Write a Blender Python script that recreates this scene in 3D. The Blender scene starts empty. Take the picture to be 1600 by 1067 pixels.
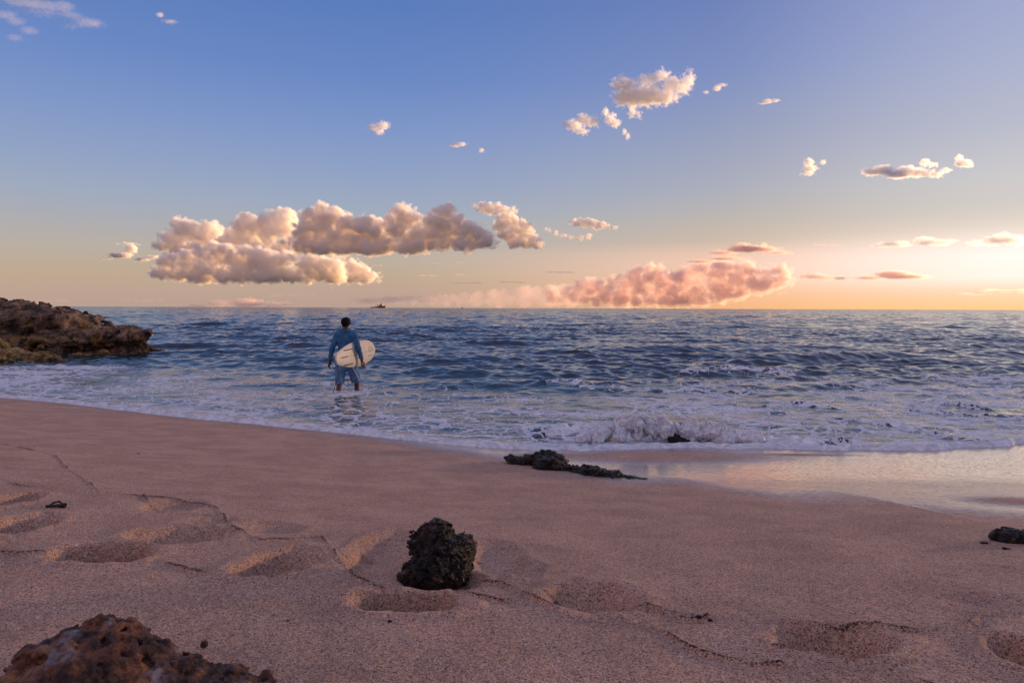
import bpy, math, random
import numpy as np
import openvdb as vdb

# ------------------------------------------------------------------ camera, sky, sun, exposure
sc = bpy.context.scene
R = math.radians
W0, H0, F = 1600.0, 1067.0, 1067.0          # photograph size and focal length in its pixels
CAMZ = 1.6
PITCH = math.atan((533.5 - 481.3) / F)       # looking slightly down
ROLL = R(0.22)
cam_d = bpy.data.cameras.new('camera')
cam = bpy.data.objects.new('camera', cam_d)
sc.collection.objects.link(cam)
sc.camera = cam
cam_d.sensor_width = 36.0
cam_d.lens = 24.0
cam_d.clip_start = 0.05
cam_d.clip_end = 120000.0
from mathutils import Matrix, Vector, Euler
CM = (Matrix.Rotation(R(90) - PITCH, 3, 'X') @ Matrix.Rotation(ROLL, 3, 'Z'))
cam.location = (0, 0, CAMZ)
cam.rotation_euler = CM.to_euler()
CMN = np.array(CM)

SUN_AZ, SUN_EL = 66.0, 3.4
GLOW_AZ = 43.0                              # middle of the bright veil in front of the sun                   # to the right of the view direction, degrees
SUN_STRENGTH = 5.0
sun_d = bpy.data.lights.new('sun', 'SUN')
sun_d.energy = SUN_STRENGTH
sun_d.angle = R(2.0)
sun_d.color = (1.0, 0.60, 0.31)
sun = bpy.data.objects.new('sun', sun_d)
sc.collection.objects.link(sun)
sdir = Vector((math.sin(R(SUN_AZ)) * math.cos(R(SUN_EL)), math.cos(R(SUN_AZ)) * math.cos(R(SUN_EL)), math.sin(R(SUN_EL))))
sun.rotation_euler = sdir.to_track_quat('Z', 'Y').to_euler()

sc.view_settings.view_transform = 'Standard'
sc.view_settings.look = 'None'
EXPOSURE = 1.2
sc.view_settings.exposure = EXPOSURE
sc.view_settings.gamma = 1.0
sc.render.engine = 'CYCLES'
sc.cycles.use_denoising = True
try:
    sc.cycles.denoiser = 'OPENIMAGEDENOISE'
    sc.cycles.denoising_input_passes = 'RGB_ALBEDO_NORMAL'
except Exception:
    pass
sc.cycles.max_bounces = 28
sc.cycles.diffuse_bounces = 2
sc.cycles.glossy_bounces = 3
sc.cycles.volume_bounces = 26
sc.cycles.transmission_bounces = 4
sc.cycles.sample_clamp_indirect = 4.0


def lin(r, g, b):
    f = lambda v: (v / 255 / 12.92) if v / 255 <= 0.04045 else ((v / 255 + 0.055) / 1.055) ** 2.4
    return (f(r), f(g), f(b), 1.0)


def build_world():
    w = bpy.data.worlds.new('World')
    sc.world = w
    w.use_nodes = True
    nt = w.node_tree
    N, L = nt.nodes, nt.links
    bg = N['Background']
    tc = N.new('ShaderNodeTexCoord')
    sep = N.new('ShaderNodeSeparateXYZ')
    L.new(tc.outputs['Generated'], sep.inputs[0])

    def m(op, a, b=None, c=None, clamp=False):
        n = N.new('ShaderNodeMath'); n.operation = op; n.use_clamp = clamp
        for i, v in enumerate((a, b, c)):
            if v is None: continue
            if isinstance(v, (int, float)): n.inputs[i].default_value = v
            else: L.new(v, n.inputs[i])
        return n.outputs[0]
    az = m('ARCTAN2', sep.outputs[0], sep.outputs[1])
    # wrapped distance in azimuth from the sun, 0..pi
    d = m('SUBTRACT', az, R(GLOW_AZ))
    cosd = m('COSINE', d)
    dist = m('ARCCOSINE', m('MULTIPLY', cosd, 0.99999))

    def ramp(stops):
        n = N.new('ShaderNodeValToRGB')
        n.color_ramp.interpolation = 'B_SPLINE' if False else 'EASE'
        n.color_ramp.interpolation = 'LINEAR'
        el = n.color_ramp.elements
        while len(el) > 1: el.remove(el[0])
        first = True
        for deg, col, k in stops:
            p = math.sin(R(deg)) * 0.5 + 0.5
            e = el[0] if first else el.new(p)
            if first: e.position = p; first = False
            c = lin(*col)
            e.color = (c[0] * k, c[1] * k, c[2] * k, 1)
        L.new(zz, n.inputs[0])
        return n.outputs[0]
    zz = m('MULTIPLY_ADD', sep.outputs[2], 0.5, 0.5)
    top = [(35, (104, 124, 178), 1.0), (60, (150, 150, 190), 1.0), (90, (170, 160, 185), 1.0)]
    left = ramp([(-20, (60, 60, 90), 1), (0, (186, 160, 146), 1), (1.0, (190, 163, 147), 1), (2.6, (191, 170, 146), 1), (4.2, (186, 175, 163), 1), (8, (160, 171, 190), 1),
                 (10.5, (146, 163, 196), 1), (14.2, (127, 151, 200), 1), (18, (107, 137, 196), 1), (23, (91, 125, 188), 1)] + top)
    mid = ramp([(-20, (60, 60, 90), 1), (0, (250, 186, 128), 1), (1.2, (253, 194, 150), 1), (3.0, (255, 208, 184), 1), (4.3, (246, 204, 180), 1), (5.4, (210, 188, 168), 1), (7.2, (192, 183, 174), 1), (9.5, (174, 175, 186), 1),
                (14, (152, 160, 188), 1), (18, (130, 146, 192), 1), (24, (110, 128, 184), 1)] + top)
    glow = ramp([(-20, (60, 60, 90), 1), (0, (255, 204, 140), 1.05), (1.2, (255, 220, 186), 1.0), (2.2, (255, 236, 222), 1.15), (3.8, (255, 241, 232), 1.15), (4.9, (254, 236, 224), 1.0), (6.0, (228, 214, 202), 1), (7.2, (212, 205, 200), 1),
                 (9, (206, 203, 204), 1), (12.5, (185, 188, 204), 1), (17, (170, 177, 207), 1), (21, (158, 167, 206), 1)] + [(35, (140, 150, 195), 1.0), (60, (160, 155, 190), 1.0), (90, (170, 160, 185), 1.0)])
    back = ramp([(-20, (60, 60, 90), 1), (0, (165, 140, 150), 1), (6, (205, 165, 165), 1), (20, (190, 165, 180), 1), (45, (175, 165, 190), 1), (90, (170, 160, 185), 1)])

    def mix(f, a, b):
        n = N.new('ShaderNodeMix'); n.data_type = 'RGBA'
        L.new(f, n.inputs[0]); L.new(a, n.inputs[6]); L.new(b, n.inputs[7])
        return n.outputs[2]

    def ss(v, a, b):
        n = N.new('ShaderNodeMapRange'); n.interpolation_type = 'SMOOTHSTEP'
        n.inputs[1].default_value = a; n.inputs[2].default_value = b
        L.new(v, n.inputs[0]); return n.outputs[0]
    c = mix(ss(dist, R(4), R(29)), glow, mid)
    c = mix(ss(dist, R(17), R(56)), c, left)
    c = mix(ss(dist, R(85), R(150)), c, back)
    sky = N.new('ShaderNodeTexSky')
    sky.sky_type = 'NISHITA'; sky.sun_disc = False
    sky.sun_elevation = R(SUN_EL); sky.sun_rotation = R(SUN_AZ)
    sky.dust_density = 1.0; sky.ozone_density = 2.0
    ad = N.new('ShaderNodeMix'); ad.data_type = 'RGBA'; ad.blend_type = 'ADD'
    ad.inputs[0].default_value = 0.0015
    L.new(c, ad.inputs[6]); L.new(sky.outputs[0], ad.inputs[7])
    L.new(ad.outputs[2], bg.inputs[0])
    bg.inputs[1].default_value = 2.0 ** -EXPOSURE   # the ramp colours are as the camera records them


build_world()
# ------------------------------------------------------------------ numpy noise


def _hash(ix, iy, iz, seed):
    h = (ix.astype(np.uint32) * np.uint32(374761393) + iy.astype(np.uint32) * np.uint32(668265263)
         + iz.astype(np.uint32) * np.uint32(2246822519) + np.uint32(seed * 3266489917 & 0xffffffff))
    h ^= h >> np.uint32(13); h *= np.uint32(1274126177); h ^= h >> np.uint32(16)
    h *= np.uint32(2654435761); h ^= h >> np.uint32(15)
    return h


def perlin(x, y, z=None, seed=0):
    x = np.asarray(x, np.float32); y = np.asarray(y, np.float32)
    two = z is None
    xi, yi = np.floor(x), np.floor(y)
    xf, yf = x - xi, y - yi
    xi, yi = xi.astype(np.int64), yi.astype(np.int64)
    u = xf * xf * xf * (xf * (xf * 6 - 15) + 10); v = yf * yf * yf * (yf * (yf * 6 - 15) + 10)
    if two:
        def g(i, j):
            a = _hash(xi + i, yi + j, np.zeros(1, np.int64), seed).astype(np.float32) * np.float32(2 * math.pi / 4294967296.0)
            return np.cos(a) * (xf - i) + np.sin(a) * (yf - j)
        a = g(0, 0); a += u * (g(1, 0) - a)
        b = g(0, 1); b += u * (g(1, 1) - b)
        return (a + v * (b - a)) * 1.4
    z = np.asarray(z, np.float32); zi = np.floor(z); zf = z - zi; zi = zi.astype(np.int64)
    w = zf * zf * zf * (zf * (zf * 6 - 15) + 10)

    def g3(i, j, k):
        h = _hash(xi + i, yi + j, zi + k, seed)
        gx = (h & np.uint32(1023)).astype(np.float32) / 511.5 - 1
        gy = ((h >> np.uint32(10)) & np.uint32(1023)).astype(np.float32) / 511.5 - 1
        gz = ((h >> np.uint32(20)) & np.uint32(1023)).astype(np.float32) / 511.5 - 1
        return gx * (xf - i) + gy * (yf - j) + gz * (zf - k)
    r = []
    for k in (0, 1):
        a = g3(0, 0, k); a += u * (g3(1, 0, k) - a)
        b = g3(0, 1, k); b += u * (g3(1, 1, k) - b)
        r.append(a + v * (b - a))
    return (r[0] + w * (r[1] - r[0])) * 1.25


def fbm(x, y, z=None, octv=4, seed=0, gain=0.5, mode='n'):
    s, a, t = 0, 1.0, 0
    for o in range(octv):
        k = 2.03 ** o
        n = perlin(x * k + 7.3 * o, y * k - 3.1 * o, None if z is None else z * k + 1.7 * o, seed + o)
        if mode == 'b': n = np.abs(n) * 2 - 0.6      # billow
        if mode == 'r': n = 0.6 - np.abs(n) * 2      # ridges
        s = s + a * n; t += a; a *= gain
    return s / t


def sst(a, b, x):
    t = np.clip((x - a) / (b - a), 0, 1)
    return t * t * (3 - 2 * t)

# ------------------------------------------------------------------ meshes


def mesh_np(name, v, q, mat=None, smooth=True, attrs=None, parent=None, link=True):
    me = bpy.data.meshes.new(name)
    v = np.ascontiguousarray(v, np.float32); q = np.ascontiguousarray(q, np.int32)
    k = q.shape[1]
    me.vertices.add(len(v)); me.vertices.foreach_set('co', v.ravel())
    me.loops.add(q.size); me.loops.foreach_set('vertex_index', q.ravel())
    me.polygons.add(len(q)); me.polygons.foreach_set('loop_start', np.arange(0, q.size, k, dtype=np.int32))
    me.update(calc_edges=True)
    me.polygons.foreach_set('use_smooth', np.full(len(q), smooth, dtype=bool))
    for an, av in (attrs or {}).items():
        at = me.attributes.new(an, 'FLOAT', 'POINT'); at.data.foreach_set('value', np.ascontiguousarray(av, np.float32).ravel())
    if mat: me.materials.append(mat)
    o = bpy.data.objects.new(name, me)
    if link: sc.collection.objects.link(o)
    if parent: o.parent = parent
    return o


def grid_quads(nr, nc, wrap=False):
    i = np.arange(nr - 1)[:, None]; j = np.arange(nc if wrap else nc - 1)[None, :]
    j2 = (j + 1) % nc
    return np.stack([i * nc + j, i * nc + j2, (i + 1) * nc + j2, (i + 1) * nc + j], -1).reshape(-1, 4)


def tag(o, label=None, cat=None, group=None, kind=None):
    if label: o['label'] = label
    if cat: o['category'] = cat
    if group: o['group'] = group
    if kind: o['kind'] = kind
    return o


def empty(name, loc, rz=0.0):
    o = bpy.data.objects.new(name, None); sc.collection.objects.link(o)
    o.location = loc; o.rotation_euler = (0, 0, rz); return o


def iso(field, origin, vox, level=0.0):
    g = vdb.FloatGrid(1.0); g.copyFromArray(np.ascontiguousarray(field, np.float32))
    p, q = g.convertToQuads(level)
    return p * vox + np.asarray(origin), q


def main_piece(p, q):
    lab = np.arange(len(p))
    for _ in range(400):
        m_ = lab[q].min(1); new = lab.copy()
        for k in range(4): np.minimum.at(new, q[:, k], m_)
        new = new[new]; new = new[new]
        if (new == lab).all(): break
        lab = new
    ids, cnt = np.unique(lab, return_counts=True)
    keep = lab == ids[cnt.argmax()]
    idx = np.cumsum(keep) - 1
    return p[keep], idx[q[keep[q[:, 0]]]]


def grid3(lo, hi, vox):
    a = [np.arange(l, h + vox, vox, dtype=np.float32) for l, h in zip(lo, hi)]
    return np.meshgrid(*a, indexing='ij')


def ray(px, py):
    d = np.array([(px - W0 / 2) / F, -(py - H0 / 2) / F, -1.0])
    return CMN @ d


def at_z(px, py, z=0.0):
    d = ray(px, py); t = (z - CAMZ) / d[2]
    return np.array([d[0] * t, d[1] * t, z])


def at_dist(px, py, dist):                   # point at forward distance y = dist
    d = ray(px, py); t = dist / d[1]
    return np.array([d[0] * t, dist, CAMZ + d[2] * t])

# ------------------------------------------------------------------ materials


class NT:
    def __init__(s, name):
        s.m = bpy.data.materials.new(name); s.m.use_nodes = True
        s.t = s.m.node_tree; s.N, s.L = s.t.nodes, s.t.links
        s.p = s.N['Principled BSDF']; s.out = s.N['Material Output']
        s.tc = s.N.new('ShaderNodeTexCoord')

    def set(s, **k):
        for a, v in k.items():
            i = s.p.inputs[a.replace('_', ' ')]
            if hasattr(v, 'links') or hasattr(v, 'is_linked'): s.L.new(v, i)
            else: i.default_value = v

    def mapv(s, sx=1, sy=1, sz=1, src='Object'):
        n = s.N.new('ShaderNodeMapping'); n.inputs['Scale'].default_value = (sx, sy, sz)
        s.L.new(s.tc.outputs[src], n.inputs[0]); return n.outputs[0]

    def noise(s, scale, detail=3, rough=0.5, vec=None, dist=0.0):
        n = s.N.new('ShaderNodeTexNoise'); n.inputs['Scale'].default_value = scale
        n.inputs['Detail'].default_value = detail; n.inputs['Roughness'].default_value = rough
        n.inputs['Distortion'].default_value = dist
        s.L.new(vec if vec is not None else s.tc.outputs['Object'], n.inputs['Vector']); return n.outputs[0]

    def vor(s, scale, feature='F1', vec=None, out=0, rnd=1.0):
        n = s.N.new('ShaderNodeTexVoronoi'); n.feature = feature; n.inputs['Scale'].default_value = scale
        n.inputs['Randomness'].default_value = rnd
        s.L.new(vec if vec is not None else s.tc.outputs['Object'], n.inputs['Vector']); return n.outputs[out]

    def ramp(s, f, *stops):
        n = s.N.new('ShaderNodeValToRGB'); el = n.color_ramp.elements
        while len(el) > 1: el.remove(el[0])
        for k, (p, c) in enumerate(stops):
            e = el[0] if k == 0 else el.new(p)
            e.position = p
            e.color = (c, c, c, 1) if isinstance(c, (int, float)) else (*c[:3], 1)
        s.L.new(f, n.inputs[0]); return n.outputs[0]

    def math(s, op, a, b=None, c=None, clamp=False):
        n = s.N.new('ShaderNodeMath'); n.operation = op; n.use_clamp = clamp
        for i, v in enumerate((a, b, c)):
            if v is None: continue
            if isinstance(v, (int, float)): n.inputs[i].default_value = v
            else: s.L.new(v, n.inputs[i])
        return n.outputs[0]

    def mix(s, f, a, b, blend='MIX'):
        n = s.N.new('ShaderNodeMix'); n.data_type = 'RGBA'; n.blend_type = blend
        for i, v in ((0, f), (6, a), (7, b)):
            if isinstance(v, (int, float)): n.inputs[i].default_value = v
            elif isinstance(v, tuple): n.inputs[i].default_value = (*v[:3], 1)
            else: s.L.new(v, n.inputs[i])
        return n.outputs[2]

    def mr(s, v, a, b, c=0.0, d=1.0, smooth=True):
        n = s.N.new('ShaderNodeMapRange'); n.interpolation_type = 'SMOOTHSTEP' if smooth else 'LINEAR'
        for i, x in ((1, a), (2, b), (3, c), (4, d)):
            if isinstance(x, (int, float)): n.inputs[i].default_value = x
            else: s.L.new(x, n.inputs[i])
        s.L.new(v, n.inputs[0]); return n.outputs[0]

    def attr(s, name):
        n = s.N.new('ShaderNodeAttribute'); n.attribute_name = name; return n.outputs['Fac']

    def bump(s, h, strength=0.5, dist=0.01, normal=None):
        n = s.N.new('ShaderNodeBump'); n.inputs['Strength'].default_value = strength
        if isinstance(dist, (int, float)): n.inputs['Distance'].default_value = dist
        else: s.L.new(dist, n.inputs['Distance'])
        s.L.new(h, n.inputs['Height'])
        if normal is not None: s.L.new(normal, n.inputs['Normal'])
        return n.outputs[0]


def plain(name, col, rough=0.6, noise_amt=0.15, scale=30, spec=0.4, bump=0.0, bd=0.002):
    t = NT(name)
    n = t.noise(scale, 4)
    c = t.mix(t.mr(n, 0.3, 0.7), tuple(x * (1 - noise_amt) for x in col), tuple(min(1, x * (1 + noise_amt)) for x in col))
    t.set(Base_Color=c, Roughness=rough, Specular_IOR_Level=spec)
    if bump: t.set(Normal=t.bump(n, bump, bd))
    return t.m


def mat_sand():
    t = NT('beach_sand')
    wet = t.attr('wet')
    camp = t.tc.outputs['Object']
    g6 = t.noise(75, 3, 0.75)
    g1 = t.noise(430, 2, 0.6); g2 = t.noise(150, 3, 0.7); g3 = t.noise(3.0, 4, 0.6); g4 = t.vor(300, 'F1', out=1)
    g5 = t.noise(45, 3, 0.6)
    sp = t.N.new('ShaderNodeSeparateColor'); t.L.new(g4, sp.inputs[0])
    base = t.mix(t.mr(g1, 0.33, 0.67), (0.27, 0.135, 0.082), (0.92, 0.57, 0.40))
    base = t.mix(t.mr(g2, 0.35, 0.7), base, (0.70, 0.42, 0.295))
    base = t.mix(t.math('MULTIPLY', t.mr(sp.outputs[0], 0.82, 0.84), 0.8), base, (0.085, 0.06, 0.055))
    base = t.mix(t.math('MULTIPLY', t.mr(sp.outputs[1], 0.89, 0.91), 0.75), base, (0.80, 0.68, 0.56))
    base = t.mix(t.math('MULTIPLY', t.mr(sp.outputs[2], 0.90, 0.92), 0.6), base, (0.45, 0.19, 0.09))
    patch = t.mr(g3, 0.3, 0.7, 0.86, 1.10)
    base = t.mix(1.0, base, t.ramp(t.math('MULTIPLY', patch, 0.5), (0, 0.0), (1, 2.0)), 'MULTIPLY')
    base = t.mix(1.0, base, t.ramp(t.mr(g6, 0.30, 0.70, 0.41, 0.59), (0, 0.0), (1, 2.0)), 'MULTIPLY')
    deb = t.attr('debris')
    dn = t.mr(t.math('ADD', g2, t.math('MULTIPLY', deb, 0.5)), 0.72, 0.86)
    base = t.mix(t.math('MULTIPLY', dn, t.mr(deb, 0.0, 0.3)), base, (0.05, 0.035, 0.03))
    dark = t.mix(1.0, base, (0.62, 0.54, 0.50), 'MULTIPLY')
    wetn = t.mr(t.math('ADD', wet, t.math('MULTIPLY', t.math('SUBTRACT', g5, 0.5), 0.4)), 0.0, 1.0, smooth=False)
    grainy = t.math('ADD', wetn, t.math('ADD', t.math('MULTIPLY', t.math('SUBTRACT', g1, 0.5), 0.7), t.math('ADD', t.math('MULTIPLY', t.math('SUBTRACT', g6, 0.5), 0.9), t.math('MULTIPLY', t.math('SUBTRACT', t.noise(24, 5, 0.75), 0.5), 1.3))))
    film = t.mr(grainy, 0.30, 0.95, smooth=False)
    damp = t.mr(wet, 0.15, 0.8)
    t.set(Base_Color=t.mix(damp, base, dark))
    t.set(Roughness=t.mr(film, 0, 1, 0.85, 0.10, False), Specular_IOR_Level=t.mr(film, 0, 1, 0.25, 1.0, False), IOR=t.mr(t.math('MULTIPLY', film, film), 0, 1, 1.45, 3.6, False))
    dry = t.math('SUBTRACT', 1.0, wetn, clamp=True)
    h = t.math('ADD', t.math('ADD', t.math('MULTIPLY', g1, 0.55), t.math('MULTIPLY', g2, 1.0)), t.math('MULTIPLY', g6, 1.1))
    bd = t.math('ADD', t.math('MULTIPLY', dry, 0.0065), 0.00015)
    t.set(Normal=t.bump(h, 1.0, bd))
    return t.m


def mat_water():
    t = NT('sea_water')
    foam = t.attr('foam'); shal = t.attr('shallow')
    dist = t.attr('range')
    v = t.N.new('ShaderNodeMapping'); t.L.new(t.tc.outputs['Object'], v.inputs[0]); v.inputs['Scale'].default_value = (1, 1, 0.3)
    vec = v.outputs[0]
    wn = t.N.new('ShaderNodeTexNoise'); wn.inputs['Scale'].default_value = 1.6; wn.inputs['Detail'].default_value = 3
    t.L.new(vec, wn.inputs['Vector'])
    wv = t.N.new('ShaderNodeVectorMath'); wv.operation = 'MULTIPLY_ADD'
    t.L.new(wn.outputs['Color'], wv.inputs[0]); wv.inputs[1].default_value = (0.9, 0.5, 0); t.L.new(vec, wv.inputs[2])
    w = wv.outputs[0]
    # lacy foam: thin cell walls, broken up
    e1 = t.vor(2.3, 'DISTANCE_TO_EDGE', w); e2 = t.vor(5.5, 'DISTANCE_TO_EDGE', w); e3 = t.vor(14.0, 'DISTANCE_TO_EDGE', w)
    lace = t.math('MAXIMUM', t.mr(e1, 0.0, 0.20, 1, 0), t.math('MAXIMUM', t.math('MULTIPLY', t.mr(e2, 0.0, 0.17, 1, 0), 0.95), t.math('MULTIPLY', t.mr(e3, 0.0, 0.15, 1, 0), 0.65)))
    n1 = t.noise(3.5, 5, 0.65, w); n2 = t.noise(13, 4, 0.7, w)
    pat = t.math('ADD', t.math('MULTIPLY', lace, 0.50), t.math('ADD', t.math('MULTIPLY', n1, 0.35), t.math('MULTIPLY', n2, 0.50)))
    th = t.math('SUBTRACT', 1.16, t.math('MULTIPLY', foam, 1.05))
    f = t.mr(t.math('SUBTRACT', pat, th), -0.02, 0.06)
    f = t.math('MULTIPLY', f, t.mr(foam, 0.0, 0.12))
    deep = (0.002, 0.008, 0.020)
    tur = (0.008, 0.040, 0.052)
    sandy = (0.115, 0.085, 0.072)
    c = t.mix(t.mr(shal, 0.0, 0.6), deep, tur)
    c = t.mix(t.mr(shal, 0.65, 1.0), c, sandy)
    fc = t.mix(t.mr(n2, 0.3, 0.7), (0.50, 0.52, 0.56), (0.92, 0.92, 0.93))
    t.set(Base_Color=t.mix(f, c, fc), IOR=1.42, Specular_IOR_Level=0.5)
    rbase = t.mr(dist, 30, 600, 0.04, 0.16, False)
    t.set(Roughness=t.mix(f, rbase, (0.65, 0.65, 0.65)))
    m1 = t.mapv(0.7, 1.3, 0.2)
    b1 = t.noise(9, 4, 0.6, m1); b2 = t.noise(30, 3, 0.6, m1)
    m2 = t.mapv(0.35, 1.0, 0.2)
    b3 = t.noise(1.5, 5, 0.65, m2); b4 = t.noise(0.25, 4, 0.6, m2)
    nearh = t.math('ADD', t.math('MULTIPLY', b1, 0.0050), t.math('MULTIPLY', b2, 0.0014))
    nearh = t.math('MULTIPLY', nearh, t.mr(shal, 0.7, 1.0, 1.0, 0.35))
    farh = t.math('ADD', t.math('MULTIPLY', b3, t.mr(dist, 20, 120, 0.010, 0.06)), t.math('MULTIPLY', b4, t.math('ADD', t.mr(dist, 60, 400, 0.0, 0.45), t.mr(dist, 400, 1500, 0.0, 0.9))))
    h = t.math('ADD', t.math('ADD', nearh, farh), t.math('MULTIPLY', t.math('MULTIPLY', f, n2), 0.03))
    t.set(Normal=t.bump(h, 1.0, 1.0))
    return t.m


def mat_rock(name, cols, scale=8.0, bump=0.02, rough=0.85, spec=0.3, lichen=None):
    t = NT(name)
    n1 = t.noise(scale, 6, 0.65, dist=0.6); n2 = t.noise(scale * 4.3, 5, 0.7); n3 = t.vor(scale * 5, 'F1')
    c = t.ramp(n1, (0.30, cols[0]), (0.45, cols[1]), (0.56, cols[2]), (0.70, cols[3]))
    c = t.mix(t.math('MULTIPLY', t.mr(n2, 0.50, 0.68), 0.65), c, tuple(x * 0.35 for x in cols[1]))
    if lichen: c = t.mix(t.math('MULTIPLY', t.mr(t.noise(scale * 0.6, 5, 0.6), 0.54, 0.62), 0.8), c, lichen)
    h = t.math('ADD', t.math('MULTIPLY', n2, 1.0), t.math('MULTIPLY', n3, 0.7))
    t.set(Base_Color=c, Roughness=rough, Specular_IOR_Level=spec, Normal=t.bump(h, 1.0, bump))
    return t.m


# ------------------------------------------------------------------ the shoreline and the beach
SHORE_PX = [(-500, 585), (-250, 600), (0, 620), (100, 629), (200, 641), (300, 653), (400, 661.5), (500, 672), (600, 682.5), (700, 693), (760, 699), (820, 702), (850, 703),
            (878, 700.6), (911, 704), (990, 700.6), (1037, 697), (1084, 696), (1150, 700.6), (1178, 698), (1262, 700.6), (1318, 703.5), (1337, 700.6),
            (1384, 702), (1470, 702.5), (1495, 698), (1578, 696), (1592, 690), (1650, 688), (1900, 690), (2300, 690)]
_sp = np.array([at_z(a, b, 0.03) for a, b in SHORE_PX])
_sx = _sp[:, 0]; _sy = _sp[:, 1]
_o = np.argsort(_sx); _sx, _sy = _sx[_o], _sy[_o]


def shore(x):
    y = np.interp(x, _sx, _sy)
    y = np.where(x < _sx[0], _sy[0] + (_sx[0] - x) * 0.5, y)
    y = y + 0.035 * perlin(x * 2.3, x * 0 + 0.5, seed=5) + 0.018 * perlin(x * 7.0, x * 0 + 3.5, seed=6)
    return y


_ssx = np.linspace(-40, 40, 400)
_ssy = np.where(_ssx < _sx[0], _sy[0] + (_sx[0] - _ssx) * 0.5, np.interp(_ssx, _sx, _sy))
_k = np.exp(-np.linspace(-2, 2, 25) ** 2); _k /= _k.sum()
_ssy = np.convolve(np.pad(_ssy, 12, mode='edge'), _k, 'valid')


def shore_smooth(x):
    return np.interp(x, _ssx, _ssy)


PT = np.array([-60, -14, -9, -7.2, -6.3, -5.6, -5.0, -4.0, -3.0, -2.0, -1.0, 0, 2, 5, 10, 40, 300, 3000])
PZ = np.array([2.6, 1.05, .86, .79, .755, .715, .635, .465, .310, .172, .082, .02, -.16, -.36, -.8, -3, -12, -60])
_ft = np.linspace(-60, 60, 4801)
_fz = np.interp(_ft, PT, PZ)
_k2 = np.exp(-np.linspace(-2, 2, 49) ** 2); _k2 /= _k2.sum()
_fz = np.convolve(np.pad(_fz, 24, mode='edge'), _k2, 'valid')


def base_sand(x, y):
    t = y - shore_smooth(x)
    z = np.where(np.abs(t) < 59, np.interp(t, _ft, _fz), np.interp(t, PT, PZ))
    return z


def on_sand(px, py, zfun=None):
    d = ray(px, py)
    ts = np.linspace(0.5, 40, 8000)
    X, Y, Z = d[0] * ts, d[1] * ts, CAMZ + d[2] * ts
    k = np.argmax(Z < (zfun or base_sand)(X, Y))
    t = ts[k]
    return np.array([d[0] * t, d[1] * t, base_sand(d[0] * t, d[1] * t)])


# prints pressed into the sand: centre, length and width in the picture, depth in metres, softness, tilt
PITS = [(15, 782, 70, 30, .05, 1.0, 0), (42, 820, 92, 34, .050, 1.0, 3), (163, 867, 165, 30, .060, .45, 0), (285, 835, 165, 32, .045, .8, 2),
        (440, 880, 125, 50, .055, .8, -14), (268, 788, 110, 22, .022, 1.0, 0), (425, 822, 110, 20, .018, 1.2, 0), (642, 942, 178, 36, .060, .28, 3),
        (935, 932, 150, 46, .045, 1.0, -8), (1310, 1003, 190, 52, .050, .9, -4), (1600, 1018, 110, 56, .055, .9, -6), (598, 858, 100, 70, .04, 1.2, 0),
        (775, 868, 90, 50, .022, 1.2, 0), (820, 885, 70, 30, .012, 1.2, 0), (1555, 940, 170, 30, .010, 1.3, 0), (330, 812, 90, 18, .012, 1.2, 0), (690, 905, 120, 34, .02, 1.2, 0),
        (1400, 852, 300, 60, .006, 1.3, 0), (-120, 850, 160, 40, .05, .8, 0), (1750, 960, 160, 40, .04, .8, 0)]
LINES = [[(-60, 735), (0, 749), (36, 758), (101, 765), (181, 769), (225, 775), (308, 783), (344, 796), (366, 826), (410, 845), (470, 842), (503, 840), (523, 871), (551, 903), (600, 922)],
         [(250, 878), (308, 894), (380, 907), (435, 905)], [(-50, 680), (0, 693), (87, 711), (109, 734), (152, 763)],
         [(750, 907), (787, 911), (832, 936), (889, 960), (937, 972), (1019, 981), (1100, 1017), (1172, 1037), (1216, 1035)],
         [(864, 925), (940, 935), (1010, 948), (1100, 963), (1190, 972), (1245, 975), (1390, 983), (1481, 983), (1517, 974), (1535, 959), (1600, 959), (1700, 950)],
         [(1209, 1012), (1300, 1030), (1372, 1039), (1445, 1063), (1500, 1090)], [(225, 775), (250, 800), (348, 805)], [(0, 865), (60, 868), (100, 872)],
         [(510, 936), (560, 936)], [(725, 925), (790, 940), (840, 938)], [(990, 952), (1040, 958), (1075, 968), (1110, 965)]]
WETB = [(-400, 608), (0, 621), (200, 644), (400, 665), (540, 683), (650, 702), (760, 720), (820, 730), (900, 748), (1000, 764), (1060, 762), (1110, 766), (1200, 782), (1300, 795), (1400, 792),
        (1480, 804), (1560, 818), (1620, 832), (1900, 850)]
pits_w = []
for px, py, w_, h_, dep, soft, tilt in PITS:
    c = on_sand(px, py)
    l = on_sand(px - w_ / 2, py); r = on_sand(px + w_ / 2, py)
    n = on_sand(px, py + h_ / 2); f_ = on_sand(px, py - h_ / 2)
    pits_w.append((c[0], c[1], abs(r[0] - l[0]) / 2 * .92, max(0.042, abs(f_[1] - n[1]) / 2 * .92), dep, soft, R(tilt)))
lines_w = [np.array([on_sand(a, b)[:2] for a, b in L_]) for L_ in LINES]
wet_w = np.array([on_sand(a, b)[:2] for a, b in WETB]); wet_w = wet_w[np.argsort(wet_w[:, 0])]
CROCK = on_sand(684, 905)


def seg_dist(x, y, P):
    best = np.full(x.shape, 1e9); side = np.zeros(x.shape)
    for a, b in zip(P[:-1], P[1:]):
        d = b - a; L2 = (d ** 2).sum() + 1e-12
        t = np.clip(((x - a[0]) * d[0] + (y - a[1]) * d[1]) / L2, 0, 1)
        qx, qy = x - a[0] - t * d[0], y - a[1] - t * d[1]
        dd = np.sqrt(qx * qx + qy * qy)
        s = np.sign(d[0] * qy - d[1] * qx)
        m_ = dd < best
        best = np.where(m_, dd, best); side = np.where(m_, s, side)
    return best, side


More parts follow.
